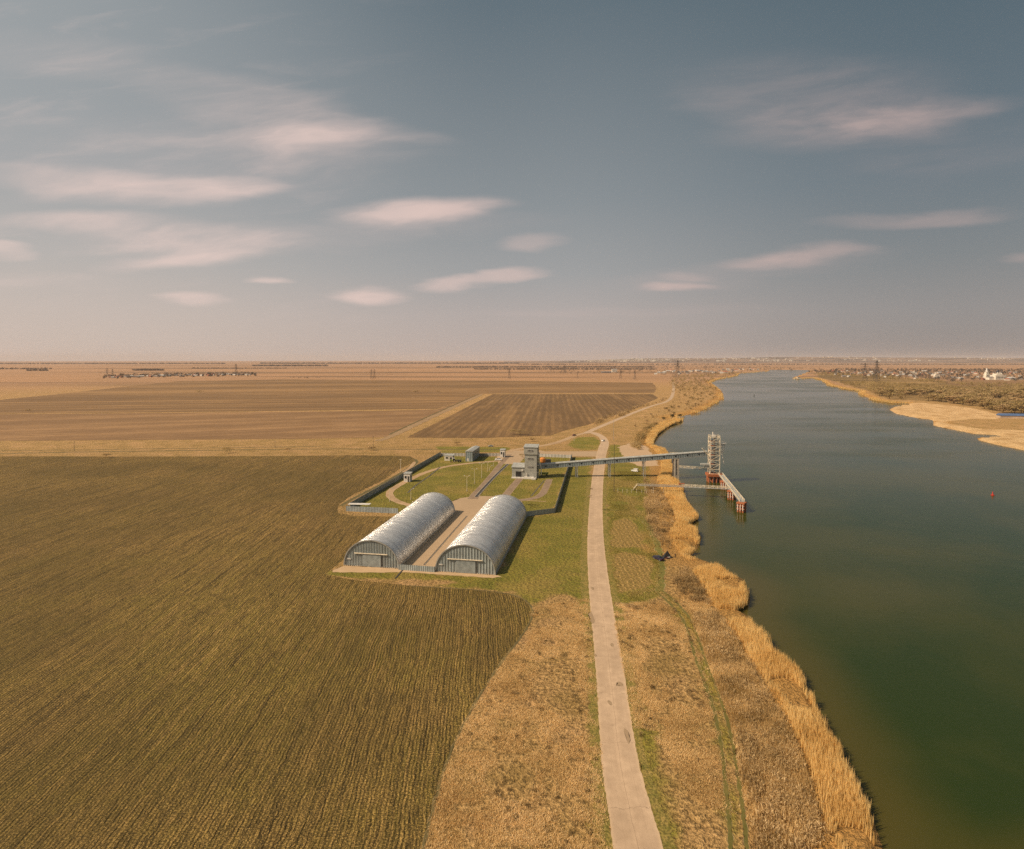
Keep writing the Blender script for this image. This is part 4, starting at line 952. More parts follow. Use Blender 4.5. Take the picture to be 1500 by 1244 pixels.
m = MB(); m._add([(-.2, -.04, 1), (1.7, -.04, 1), (-.1, -.04, 5.4), (-.2, .04, 1), (1.7, .04, 1), (-.1, .04, 5.4)], [(0, 1, 2), (5, 4, 3), (0, 3, 4, 1), (1, 4, 5, 2), (2, 5, 3, 0)]); m.build('sail', 'white', r)
m = MB(); m.bar((-.3, 0, .5), (-.3, 0, 5.6), .12); m.build('mast', 'steel', r)
r = empty('moored_barge', (*P(1168, 555.5, WZ), WZ), R(5), 'white river barge with deckhouse moored at the far right bank', 'boat')
m = MB(); m.box((0, 0, 1.4), (26, 8, 2.8), taper=1.03); m.build('hull', 'hwhite', r)
m = MB(); m.box((4, 0, 5.2), (10, 6, 4.8)); m.build('deckhouse', 'white', r)
m = MB(); m.box((4, 0, 7.8), (11, 7, .4)); m.build('roof', 'rred', r)
r = empty('boat_shed', (*P(1482, 612.5), 0), R(-14), 'long low blue roofed shed at the edge of the far sandy beach', 'shed')
m = MB(); m.box((0, 0, 1.6), (29, 10, 3.2)); m.build('wall', 'hbeige', r)
m = MB(); m.xprism([(-5.6, 3.2), (5.6, 3.2), (5.6, 3.5), (0, 5.8), (-5.6, 3.5)], -15, 15); m.build('roof', 'blue', r)

# ------------------------------------------------------------------ pylons
def pylon_mesh():
    m = MB(); H = 30.
    W = lambda z: 3.4 * (1 - z / H) ** 1.25 + .55
    zs = [0, 5, 9.5, 13.5, 17, 20, 23, 26, 30]
    for a, b in zip(zs[:-1], zs[1:]):
        wa, wb = W(a), W(b)
        for sx, sy in ((-1, -1), (1, -1), (1, 1), (-1, 1)): m.bar((sx * wa, sy * wa, a), (sx * wb, sy * wb, b), .26)
        for (ax, ay), (bx_, by_) in (((-1, -1), (1, -1)), ((1, -1), (1, 1)), ((1, 1), (-1, 1)), ((-1, 1), (-1, -1))):
            m.bar((ax * wa, ay * wa, a), (bx_ * wb, by_ * wb, b), .12); m.bar((bx_ * wa, by_ * wa, a), (ax * wb, ay * wb, b), .12); m.bar((ax * wb, ay * wb, b), (bx_ * wb, by_ * wb, b), .12)
    for z, l in ((20, 5.5), (23.5, 7.5), (27, 5)):
        for s_ in (-1, 1): m.bar((0, 0, z + 1.2), (s_ * l, 0, z), .26); m.bar((0, 0, z), (s_ * l, 0, z), .26); m.bar((s_ * l, 0, z), (s_ * l, 0, z - 1.6), .24)
    return m
proto = None
for x, yb, yt, lb in [(157, 552, 539.5, 'left pylon of the pair beside the distant hamlet at far left'), (165, 552, 540.5, 'right pylon of the pair beside the distant hamlet at far left'), (346, 549, 533, 'pylon rising behind the right end of the distant hamlet'),
    (544, 555, 541, 'left pylon of the pair beyond the fallow field'), (548.5, 555, 541, 'right pylon of the pair beyond the fallow field'), (746, 555, 540, 'lone thin pylon beyond the field right of centre'),
    (846, 555, 544, 'squat pylon left of the white farm building'), (909, 555, 541, 'pylon just right of the white farm building'), (930, 556, 542, 'pylon between the farm building and the tall river mast'),
    (827, 546, 535, 'faint pylon far behind in the haze right of centre'), (992.5, 554, 528, 'tallest pylon near the end of the road, left river bank'), (1033.5, 551, 535, 'tall pylon on the left bank near the river bend'),
    (1267, 557, 532, 'thin pylon on the far bank left of the tallest one there'), (1284, 560, 528, 'tallest pylon on the far bank above the bare wood'), (1320, 553, 540, 'small pylon in front of the far village'), (1390, 558, 546, 'small pylon near the village church')]:
    X, Y = P(x, yb); h = ZY(yt, Y)
    if proto is None: proto = pylon_mesh().build('power_pylon', 'pylonsteel'); o = proto
    else: o = proto.copy(); col.objects.link(o)
    s_ = h / 30; o.scale = (s_ * .85, s_ * .85, s_); o.location = (X, Y, 0); o.rotation_euler = (0, 0, random.uniform(-.5, .5)); tag(o, lb, 'pylon', 'power pylons on the plain')

# ------------------------------------------------------------------ vegetation
def tone_mat(name, stops, transl=.3, rough=.9, vary=0.):
    t = NT(name); c = t.ramp(t.attr('tone'), stops); oi = t.n('ShaderNodeObjectInfo')
    c = t.mix(t.ma('MULTIPLY', oi.outputs['Random'], vary), c, t.mix(1., c, (.78, .78, .62), 'MULTIPLY'))
    t.base(c); t.b.inputs['Roughness'].default_value = rough
    tr = t.n('ShaderNodeBsdfTranslucent'); t.l(c, tr.inputs[0]); mx = t.n('ShaderNodeMixShader'); mx.inputs[0].default_value = transl
    t.l(t.b.outputs[0], mx.inputs[1]); t.l(tr.outputs[0], mx.inputs[2]); t.l(mx.outputs[0], t.out.inputs[0]); return t.m
m_reed = tone_mat('dry_reed', [(0., (.52, .32, .10)), (.5, (.84, .57, .22)), (1., (.92, .70, .34))], .45)
m_dry = tone_mat('dry_grass', [(0., (.24, .17, .05)), (.3, (.50, .32, .12)), (.7, (.86, .63, .31)), (1., (.92, .70, .40))], .45)
m_grn = tone_mat('green_grass', [(0., (.20, .20, .04)), (.5, (.34, .28, .07)), (1., (.60, .44, .18))], .4)
m_brush = tone_mat('bare_brush', [(0., (.20, .135, .055)), (.5, (.44, .30, .14)), (1., (.64, .46, .24))], .35)
m_wood = tone_mat('bare_crowns', [(0., (.20, .14, .06)), (.5, (.42, .30, .13)), (1., (.62, .45, .23))], .35, vary=.7)
m_dkgreen = tone_mat('dark_evergreen', [(0., (.02, .025, .01)), (1., (.07, .075, .03))], .1)
m_fartree = tone_mat('distant_trees', [(0., (.03, .028, .022)), (1., (.09, .07, .05))], .05)

def sample(poly, n, dens_fn=None):
    poly = np.array(poly); lo, hi = poly.min(0), poly.max(0)
    out = []; tot = 0
    while tot < n:
        q = rng.uniform(lo, hi, (n * 2, 2)); k = sdf(q[:, 0], q[:, 1], [tuple(p) for p in poly]) > 0
        q = q[k]
        if dens_fn is not None: q = q[rng.uniform(0, 1, len(q)) < dens_fn(q)]
        out.append(q); tot += len(q)
        if len(out) > 60: break
    return np.concatenate(out)[:n]
def vnoise(X, Y, s, seed=0):
    """cheap smooth value noise 0..1"""
    r_ = np.random.default_rng(seed).uniform(0, 1, (64, 64)); x = X / s; y = Y / s; i = np.floor(x).astype(int); j = np.floor(y).astype(int); fx = x - i; fy = y - j
    fx = fx * fx * (3 - 2 * fx); fy = fy * fy * (3 - 2 * fy); g = lambda a, b: r_[a % 64, b % 64]
    return (g(i, j) * (1 - fx) + g(i + 1, j) * fx) * (1 - fy) + (g(i, j + 1) * (1 - fx) + g(i + 1, j + 1) * fx) * fy
def blades(name, C, nb, h, w, spread, lean, mat, tone, z0=0., hvar=.35, kind='stuff', label=None, cat=None, hmul=None):
    n = len(C); c = np.repeat(C, nb, 0); tn = np.repeat(tone, nb)
    N = len(c); a = rng.uniform(0, 2 * math.pi, N); rr = rng.uniform(0, 1, N) ** .5 * spread
    bx, by = c[:, 0] + rr * np.cos(a), c[:, 1] + rr * np.sin(a)
    H = h * rng.uniform(1 - hvar, 1 + hvar, N)
    if hmul is not None: H = H * np.repeat(hmul, nb)
    la = rng.uniform(0, 2 * math.pi, N); ln = rng.uniform(0, lean, N) * H; wa = rng.uniform(0, math.pi, N); ww = w * rng.uniform(.6, 1.4, N)
    V = np.zeros((N, 3, 3)); zz = z0 if np.isscalar(z0) else np.repeat(z0, nb)
    V[:, 0] = np.stack([bx - ww * np.cos(wa), by - ww * np.sin(wa), zz + 0 * bx], -1); V[:, 1] = np.stack([bx + ww * np.cos(wa), by + ww * np.sin(wa), zz + 0 * bx], -1)
    V[:, 2] = np.stack([bx + ln * np.cos(la), by + ln * np.sin(la), zz + H], -1)
    F = np.arange(N * 3).reshape(-1, 3); t_ = np.repeat(np.clip(tn + rng.normal(0, .12, N), 0, 1), 3)
    o = raw_mesh(name, V.reshape(-1, 3), F, mat, t_); tag(o, label, cat, None, kind); return o
def clump_tris(C, rad, nt, size, tone, squash=.75, lift=.55, upright=0.):
    """random leaf or twig triangles filling an uneven crown round each centre"""
    N = len(C) * nt; c = np.repeat(C, nt, 0); r = np.repeat(rad, nt); d = rng.normal(0, 1, (N, 3)); d /= np.linalg.norm(d, axis=1)[:, None] + 1e-9
    k = rng.uniform(.25, 1, N) ** .5; lob = 1 + .28 * np.sin(d[:, 0] * 5 + c[:, 0]) * np.cos(d[:, 1] * 4 + c[:, 1])
    p = c + d * (k * r * lob)[:, None] * np.array([1, 1, squash]); p[:, 2] += r * lift; p[:, 2] = np.maximum(p[:, 2], c[:, 2] + .05)
    e1 = rng.normal(0, 1, (N, 3)); e1 /= np.linalg.norm(e1, axis=1)[:, None]; e1[:, 2] += upright; e2 = rng.normal(0, 1, (N, 3)); e2 /= np.linalg.norm(e2, axis=1)[:, None]
    s = np.repeat(size, nt) * rng.uniform(.5, 1.3, N) if not np.isscalar(size) else size * rng.uniform(.5, 1.3, N)
    V = np.stack([p - e1 * s[:, None] * .5, p + e1 * s[:, None] * .5, p + e2 * s[:, None] * .45], 1).reshape(-1, 3)
    tn = np.repeat(np.clip(np.repeat(tone, nt) + rng.normal(0, .14, N), 0, 1), 3)
    return V, np.arange(N * 3).reshape(-1, 3), tn

# reeds on the near bank
reed_in = [(1240, 1320), (1205, 1200), (1180, 1124), (1160, 1070), (1128, 1015), (1098, 965), (1078, 930), (1060, 905), (1046, 890), (1030, 866), (1020, 845), (1004, 832), (1000, 818), (992, 812), (984, 795), (980, 776),
    (990, 768), (985, 745), (972, 725), (962, 706), (967, 690), (969, 674), (960, 662), (945, 650), (948, 632), (968, 620), (990, 613)]
k_ = near_shore.index((1000, 616))
reed_poly = PP(reed_in) + PP(near_shore[:k_ + 1][::-1], 0)
q = sample(reed_poly, 62000)
keep = (vnoise(q[:, 0], q[:, 1], 9, 3) > .2) & (sdf(q[:, 0], q[:, 1], reed_poly) > 2.2 * vnoise(q[:, 0], q[:, 1], 4, 71) * rng.uniform(.4, 1, len(q))) ; q = q[keep]
blades('reed_bed', q, 6, 2.5, .10, .5, .16, m_reed, .35 + .5 * vnoise(q[:, 0], q[:, 1], 5, 4), -.9, label='dense golden dry reeds along the near river bank', cat='reeds', hmul=.7 + .5 * vnoise(q[:, 0], q[:, 1], 6, 9))
q = sample(PP([(1012, 905), (1045, 895), (1072, 930), (1095, 975), (1125, 1020), (1155, 1075), (1178, 1130), (1205, 1230), (1120, 1300), (1085, 1120), (1070, 1050), (1045, 985), (1030, 940)]), 14000, lambda q: np.clip((vnoise(q[:, 0], q[:, 1], 7, 91) - .25) * 1.8, .12, 1))
blades('reed_bed', q, 5, 1.2, .07, .7, .5, m_dry, .25 + .55 * vnoise(q[:, 0], q[:, 1], 5, 4), 0., label='looser lower reeds mixed into the brushwood beside the track', cat='reeds')
# scattered reeds at the inlets and the upper banks
def bank_band(pts, inner, n, seed):
    p = PP(pts, 0); c = []
    seg = [(Vector(p[i]), Vector(p[i + 1])) for i in range(len(p) - 1)]; Ls = np.array([(b - a).length for a, b in seg]); pr = Ls / Ls.sum()
    for k in rng.choice(len(seg), n, p=pr):
        a, b = seg[k]; t_ = rng.uniform(); d = (b - a).normalized(); nn = Vector((-d.y, d.x)); w_ = rng.uniform(-.5, inner)
        c.append(a + (b - a) * t_ + nn * w_)
    return np.array([tuple(v) for v in c])
c1 = bank_band(near_shore[k_:], 9, 3000, 1); c1 = c1[vnoise(c1[:, 0], c1[:, 1], 30, 62) > .4]
blades('reed_fringe', c1, 5, 3.0, .3, 1.2, .15, m_reed, np.full(len(c1), .5), -.8, label='thin golden reed fringe on the left bank upstream', cat='reeds')
c1 = bank_band(far_shore[2:13], 12, 4000, 1); c1 = c1[vnoise(c1[:, 0], c1[:, 1], 40, 63) > .3]
blades('reed_fringe', c1, 5, 3.0, .3, 1.2, .15, m_reed, np.full(len(c1), .5), -.8, label='golden reed fringe along the far right bank', cat='reeds')

# dry tussocks left and right of the road
def line_dist(q, pts):
    p = PP(pts); d = np.full(len(q), 1e9)
    for (x0, y0), (x1, y1) in zip(p[:-1], p[1:]):
        ex, ey = x1 - x0, y1 - y0; t_ = np.clip(((q[:, 0] - x0) * ex + (q[:, 1] - y0) * ey) / (ex * ex + ey * ey), 0, 1)
        d = np.minimum(d, np.hypot(q[:, 0] - x0 - t_ * ex, q[:, 1] - y0 - t_ * ey))
    return d
dz1 = PP([(781, 890), (862, 876), (872, 1000), (880, 1124), (905, 1330), (600, 1330), (640, 1160), (657, 1112), (677, 1065), (703, 1020), (737, 968), (767, 930)])
dz2 = PP([(900, 885), (960, 880), (990, 893), (1012, 930), (1030, 985), (1050, 1040), (1062, 1100), (1075, 1200), (1090, 1330), (1000, 1330), (940, 1124), (917, 1000), (903, 920)])
dz3 = PP([(985, 880), (1005, 895), (1020, 930), (1035, 980), (1060, 1040), (1075, 1100), (1085, 1200), (1100, 1330), (1240, 1330), (1205, 1200), (1180, 1124), (1160, 1070), (1128, 1015), (1098, 965), (1078, 930), (1060, 905), (1040, 885), (1010, 878)])
for nm, pz, n, lb in (('dry_grass', dz1, 22000, 'rough golden dry grass between the field and the road'), ('dry_grass', dz2, 20000, 'rough pinkish dry grass between the road and the grass track'), ('dry_grass', dz3, 17000, 'dry grass and brush between the grass track and the reeds')):
    q = sample(pz, int(n * .8)); dl = line_dist(q, trk); q = q[(dl > 1.65) | (dl < .7)]; v = vnoise(q[:, 0], q[:, 1], 7, 5); v2 = vnoise(q[:, 0], q[:, 1], 2.2, 6); k = (v2 > .3) & (vnoise(q[:, 0], q[:, 1], 13, 8) > .22); q = q[k]; v = v[k]; v2 = v2[k]
    blades(nm, q, 10, .24, .055, .65, 1.1, m_dry, np.clip(.25 + .45 * v + .25 * v2, 0, 1), 0., label=lb, cat='dry grass', hmul=.5 + v2)
gz = PP([(893, 690), (940, 690), (950, 770), (975, 815), (972, 868), (940, 884), (899, 888), (888, 800)])
q = sample(gz, 12000, lambda q: np.clip(sdf(q[:, 0], q[:, 1], gz) / 6, 0, 1) * (vnoise(q[:, 0], q[:, 1], 11, 77) > .35) * (np.max([sdf(q[:, 0], q[:, 1], p) for p in drys], axis=0) < .3)); v = vnoise(q[:, 0], q[:, 1], 9, 15)
blades('rough_grass', q, 5, .28, .09, .5, .8, m_grn, np.clip(.35 + v * .6, 0, 1), 0., label='rough green and straw grass between road and river', cat='grass')
wq = np.concatenate([sample(dz1, 90, lambda q: vnoise(q[:, 0], q[:, 1], 12, 101) > .5), sample(dz2, 80, lambda q: vnoise(q[:, 0], q[:, 1], 12, 102) > .5), sample(dz3, 110)])
WV, WF, WT_ = clump_tris(np.column_stack([wq, np.zeros(len(wq))]), rng.uniform(.35, 1.0, len(wq)), 60, .3, rng.uniform(0, .5, len(wq)), .6, .4, .9)
o = raw_mesh('weeds', WV, WF, m_brush, WT_); tag(o, 'scattered dark dead weeds in the dry grass beside the road', 'weeds', None, 'stuff')
# brushwood between track and reeds
bz = [PP([(1012, 905), (1045, 895), (1072, 930), (1095, 975), (1125, 1020), (1155, 1075), (1178, 1130), (1205, 1230), (1120, 1300), (1085, 1120), (1070, 1050), (1045, 985), (1030, 940)]),
      PP([(985, 855), (1002, 832), (1020, 850), (1032, 868), (1040, 885), (1010, 880)]),
      PP([(942, 700), (965, 715), (984, 745), (988, 768), (978, 780), (984, 805), (965, 800), (948, 770), (944, 735)])]
Vs, Fs, Ts = [], [], []; off = 0
for pz, n in zip(bz, (560, 110, 300)):
    q = sample(pz, n); rad = rng.uniform(.7, 1.7, n); C = np.column_stack([q, np.zeros(n)])
    V, F, T = clump_tris(C, rad, 70, .42, vnoise(q[:, 0], q[:, 1], 6, 21), .8, .6, .8); Vs.append(V); Fs.append(F + off); Ts.append(T); off += len(V)
o = raw_mesh('brushwood', np.concatenate(Vs), np.concatenate(Fs), m_brush, np.concatenate(Ts)); tag(o, 'tangled bare brown brushwood along the reeds', 'brush', None, 'stuff')

def bush_mesh(name, mat, nt, size, seed, squash=.8, trunk=True, blobs=7, upright=.3):
    rs = np.random.default_rng(seed); C = rs.normal(0, .33, (blobs, 3)); C[:, 2] = np.abs(C[:, 2]) * .9 + .45; rad = rs.uniform(.3, .55, blobs)
    V, F, T = clump_tris(C, rad, nt // blobs, size, rs.uniform(.2, .8, blobs), squash, .0, upright)
    me_o = raw_mesh(name, V, F, mat, T)
    return me_o
# individual shrubs and small trees on the near bank and in the dry strips
shr = [bush_mesh('shrub', m_brush, 420, .16, s_, upright=.7) for s_ in (1, 2)] + [bush_mesh('shrub', m_dkgreen, 420, .14, 3), bush_mesh('shrub', m_wood, 420, .15, 4)]
shrubs = [(932, 893, 1.6, 0, 'spiky bare shrub right of the road near the track junction'), (922, 890, 1.4, 0, 'low bare bush on the dry grass by the road junction'), (964, 787, 1.4, 0, 'dark bare bush above the parked dark car'),
    (1028, 868, 1.7, 0, 'dark brown bush in the middle of the large reed lobe'), (887, 748, 1.0, 2, 'dark green bush at the right road edge'), (865, 717, 1.0, 0, 'dark scrub at the left road edge below the conveyor'),
    (863, 729, .9, 0, 'second dark scrub at the left road edge'), (779, 743, 2.0, 2, 'dark green bush behind the right hangar inside the fence'), (952, 699, 1.8, 2, 'dark bush at the shore end of the conveyor shadow'),
    (670, 652, 3.4, 0, 'pair of bare trees standing in the dry strip behind the long shed'), (759, 637, 9, 3, 'wide olive thicket at the lower edge of the ploughed field'), (780, 647, 3.6, 0, 'small bare bush in the dry strip above the elevator'),
    (545, 660, 4, 0, 'rounded bare bush beside the track left of the compound corner'), (333, 664, 4.2, 3, 'olive bush by the track behind the near field'), (157, 670, 3.4, 0, 'dark bush at the far edge of the near field, left'),
    (422, 661, 3, 0, 'low bush in the dry strip left of centre'), (765, 671, 2.8, 3, 'olive bush left of the elevator tower head'), (708, 669, 2.0, 2, 'dark shrub beside the shaded side of the long shed'),
    (292, 577, 7, 3, 'lone round bush on the fallow field at left'), (609, 576, 7, 0, 'lone bush on the fallow field in the centre'), (642, 575, 4.5, 0, 'small lone bush right of the one on the central fallow field'), (42, 604, 5, 0, 'lone bush on the fields at the far left')]
used = set()
for (x, y, s_, k, lb) in shrubs:
    b = shr[k]
    if k in used: o = b.copy(); col.objects.link(o)
    else: o = b; used.add(k)
    o.location = at(x, y, -.05); o.scale = (s_ * (1.6 if s_ < 8 else 1.9), s_, s_ * .95 if s_ < 8 else s_ * .5); o.rotation_euler = (0, 0, 0); tag(o, lb, 'shrub')
for k in range(4):
    if k not in used: bpy.data.objects.remove(shr[k])

def tree_mesh(name, mat, seed, nt=900, size=.13):
    """1 m tall: forked trunk with limbs and a broken crown of twigs, unit height"""
    rs = random.Random(seed); m = MB(); tips = []
    m.bar((0, 0, -.02), (rs.uniform(-.02, .02), 0, .35), .05, n=6, w2=.035)
    for k in range(7):
        a = k * .9 + rs.uniform(0, .6); z = .22 + .05 * k; L = rs.uniform(.25, .42); tip = (math.cos(a) * L * .75, math.sin(a) * L * .75, z + L * .85)
        m.bar((0, 0, z - .05), tip, .022, n=4, w2=.008); tips.append(tip)
    tips += [(0, 0, .82), (.1, .05, .66), (-.1, -.06, .7), (.16, -.1, .34), (-.17, .05, .3), (.02, .18, .32)]
    C = np.array(tips); C[:, 2] -= .05; V, F, T = clump_tris(C, np.random.default_rng(seed).uniform(.15, .26, len(C)), nt // len(C), size, np.random.default_rng(seed + 5).uniform(.15, .85, len(C)), .9, 0., .4)
    nv = len(m.v); tv = np.array(m.v); tf = []
    for f in m.f:
        for i in range(1, len(f) - 1): tf.append((f[0], f[i], f[i + 1]))
    V2 = np.concatenate([V, tv]); F2 = np.concatenate([F, np.array(tf) + len(V)]); T2 = np.concatenate([T, np.full(nv, .3)])
    return raw_mesh(name, V2, F2, mat, T2)
tp = [tree_mesh('bare_tree', m_wood, s_, 620) for s_ in (1, 2, 3)] + [tree_mesh('bare_tree', m_brush, s_, 620) for s_ in (4, 5)]
fresh = list(tp)
def put_tree(x, y, h, k, label, group, squat=1.0):
    if tp[k] in fresh: o = tp[k]; fresh.remove(o)
    else: o = tp[k].copy(); col.objects.link(o)
    o.location = (x, y, 0); o.scale = (h * squat, h * squat, h); o.rotation_euler = (0, 0, random.uniform(0, 6.28)); tag(o, label, 'tree', group); return o
# far bank wood: the nearest crowns are trees of their own
wood = PP([(1240, 566), (1275, 574), (1300, 586), (1345, 586), (1400, 592), (1440, 600), (1475, 607), (1560, 612), (1700, 620), (1700, 575), (1500, 572), (1400, 568), (1300, 562), (1230, 560)])
def not_water(q): return (sdf(q[:, 0], q[:, 1], river_poly) < -6) & (sdf(q[:, 0], q[:, 1], beach_poly) < -4)
q = sample(wood, 1150, lambda q: not_water(q) * (.2 + .8 * (vnoise(q[:, 0], q[:, 1], 60, 31) > .3)))
order = np.argsort(q[:, 1]); q = q[order]; mv = (np.abs(q[:, 0] / q[:, 1]) < .90)
i = 0
for x, y in q[mv][:285]:
    tn = int(rng.integers(0, 5)); h = float(rng.uniform(8, 16))
    put_tree(float(x), float(y), h, tn, ('bare olive brown tree in the wood behind the far sandy beach' if tn < 3 else 'bare grey brown tree in the wood behind the far sandy beach'), 'bare trees of the far bank wood', random.uniform(1.2, 1.7)); i += 1
rest = q[mv][285:]
def forest(name, Q, r0, r1, nt, size, mat, label, cat='trees', seed=40, lift=.8):
    n = len(Q); rad = rng.uniform(r0, r1, n); C = np.column_stack([Q, np.zeros(n)])
    V, F, T = clump_tris(C, rad, nt, size, vnoise(Q[:, 0], Q[:, 1], r1 * 3, seed), .9, lift, .2); o = raw_mesh(name, V, F, mat, T); tag(o, label, cat, None, 'stuff'); return o
wood2 = PP([(1190, 549), (1240, 552), (1300, 556), (1360, 560), (1420, 566), (1500, 570), (1700, 574), (1700, 566), (1500, 563), (1400, 562), (1300, 551), (1200, 546)])
q2 = sample(wood2, 600, not_water)
forest('woodland', np.concatenate([rest, q2]), 3.5, 6.5, 110, 1.7, m_wood, 'farther part of the bare wood on the far bank seen as one mass')
# left bank upstream: scrub and small trees
up = PP([(985, 562), (1040, 557), (1055, 572), (1058, 584), (1030, 598), (1005, 606), (975, 612), (950, 625), (930, 640), (925, 625), (960, 603), (985, 592)])
q = sample(up, 110, lambda q: not_water(q)); q = q[np.argsort(q[:, 1])]
for x, y in q: put_tree(float(x), float(y), float(rng.uniform(2.5, 5.0)), int(rng.integers(0, 5)), 'low bare bush tree between the distant road and the left river bank', 'bushes of the upstream left bank', 1.5)
q = sample(PP([(975, 562), (985, 552), (1080, 546), (1083, 550), (1045, 556), (1038, 562), (1050, 574), (1000, 575)]), 260, not_water)
forest('woodland', q, 3, 6, 90, 1.8, m_wood, 'bare scrub wood on the left bank below the river bend')
for pts, n, lb in (([(978, 585), (960, 592), (930, 599), (915, 607), (905, 612)], 60, 'dark hedge of bare bushes left of the distant road'), ([(900, 608), (885, 617), (872, 623)], 30, 'bare hedge beside the road beyond the ploughed field')):
    c1 = []
    p = [Vector(P(*z)) for z in pts]
    for k in range(n): j = rng.integers(0, len(p) - 1); c1.append(tuple(p[j].lerp(p[j + 1], rng.uniform()) + Vector((rng.normal(-2, 2), rng.normal(2, 3)))))
    forest('hedge', np.array(c1), 1.6, 3.0, 110, .9, m_brush, lb, 'hedge')
forest('thicket', sample(up, 520, lambda q: not_water(q) * (vnoise(q[:, 0], q[:, 1], 25, 61) > .42)), 1.2, 2.6, 60, .8, m_brush, 'low brown scrub on the left bank beside the distant road', 'scrub')
# dark evergreen at the little inlet
for x, y, h, lb in ((985, 612, 5, 'dark green bushy tree at the small inlet on the left bank'), (996, 611, 4, 'smaller dark green tree right of the one at the inlet'), (972, 615, 3.5, 'low dark green bush left of the inlet')):
    o = tree_mesh('dark_tree', m_dkgreen, int(x), 700, .15); o.location = at(x, y); o.scale = (h * 1.7, h * 1.2, h); tag(o, lb, 'tree')
olv = PP([(925, 655), (935, 638), (955, 625), (968, 620), (950, 634), (942, 650), (935, 660)])
forest('thicket', sample(olv, 70), 1.5, 3.2, 120, .9, m_wood, 'olive brown thicket behind the reeds above the conveyor', 'thicket')

# ------------------------------------------------------------------ villages
def house_mesh(wall, roof, L, W, H, hip):
    m = MB(); m.box((0, 0, H / 2), (L, W, H)); m.cur = 1; k = L * (.25 if hip else .04)
    m._add([(-L / 2 - .5, -W / 2 - .5, H + .02), (L / 2 + .5, -W / 2 - .5, H + .02), (L / 2 + .5, W / 2 + .5, H + .02), (-L / 2 - .5, W / 2 + .5, H + .02), (-L / 2 + k, 0, H + W * .42), (L / 2 - k, 0, H + W * .42)], [(0, 1, 5, 4), (1, 2, 5), (2, 3, 4, 5), (3, 0, 4), (3, 2, 1, 0)])
    m.cur = 2
    for x in (-L * .3, 0, L * .3): m.box((x, -W / 2 - .03, H * .55), (1.2, .1, 1.4))
    m.cur = 0; m.box((L * .2, W * .15, H + W * .35), (.7, .7, 1.6))
    return m, [wall, roof, 'glass']
hs = []
for k, (w_, r_, L_, W_, H_, hip) in enumerate([('hwhite', 'rgrey', 12, 8, 3.6, 0), ('hwhite', 'rslate', 11, 9, 4.0, 1), ('hbeige', 'rslate', 14, 8, 3.4, 0), ('hred', 'rred', 11, 8, 4.2, 0), ('hwhite', 'rred', 13, 9, 4.4, 1), ('hbeige', 'rgrey', 20, 9, 4, 0)]):
    m, mats = house_mesh(w_, r_, L_, W_, H_, hip); hs.append(m.build('village_house', mats))
desc = ['pale-roofed white house', 'dark-roofed white house', 'dark-roofed beige house', 'red-roofed brick house', 'red-roofed white house', 'long beige building']
hfresh = set(range(6))
def put_house(px, py, k, label, group, s=1.0):
    if k in hfresh: o = hs[k]; hfresh.discard(k)
    else: o = hs[k].copy(); col.objects.link(o)
    o.location = at(px, py); o.rotation_euler = (0, 0, random.uniform(-.6, .6)); o.scale = (s, s, s); tag(o, label, 'house', group)
def zones(name, x0, x1, yf, n, where, group, s=1.0):
    for i in range(n):
        x = x0 + (x1 - x0) * (i + random.uniform(-.4, .4)) / n; t_ = (x - x0) / (x1 - x0); ya, yb = yf(t_)
        k = random.choice((0, 1, 2, 3, 4, 0, 2, 5)); side = ['left end', 'left part', 'middle', 'right part', 'right end'][min(4, max(0, int(t_ * 5)))]
        put_house(x, random.uniform(ya, yb), k, f'{desc[k]}, {side} of {where}'.replace('the village behind the far bank wood', 'the far bank village'), group, s * random.uniform(.8, 1.2))
zones('hamlet', 160, 370, lambda t: (552 - 3.5 * t, 554 - 4 * t), 46, 'the distant hamlet on the left plain', 'houses of the distant left hamlet', .9)
zones('midvillage', 960, 1085, lambda t: (544 - 1 * t, 549 - 2 * t), 34, 'the village beyond the end of the road', 'houses of the village beyond the road', 1.2)
zones('bend', 1060, 1120, lambda t: (541, 543), 8, 'the group beside the river bend', 'houses by the river bend', 1.2)
zones('rightvillage', 1215, 1500, lambda t: (543 + 2 * t, 553 + 5 * t), 80, 'the village behind the far bank wood', 'houses of the far bank village', 1.05)
for k in hfresh: bpy.data.objects.remove(hs[k])
vt = np.concatenate([sample(PP([(150, 555), (375, 551), (375, 546.5), (150, 550)]), 240)])
forest('village_trees', vt, 3.5, 7, 60, 3.0, m_fartree, 'dark garden trees among the houses of the distant left hamlet')
vt = sample(PP([(800, 548), (800, 537), (1120, 537), (1220, 542), (1120, 543), (1085, 546), (1080, 549), (985, 552), (960, 548)]), 900)
forest('village_trees', vt, 4, 8, 26, 3.2, m_fartree, 'brown grey trees of the village beyond the end of the road')
vt = sample(PP([(1170, 545), (1230, 541), (1560, 541), (1560, 560), (1440, 557), (1380, 560), (1300, 554), (1210, 548)]), 1100, not_water)
forest('village_trees', vt, 4, 8, 50, 3.6, m_fartree, 'dark bare trees among the far bank village houses')
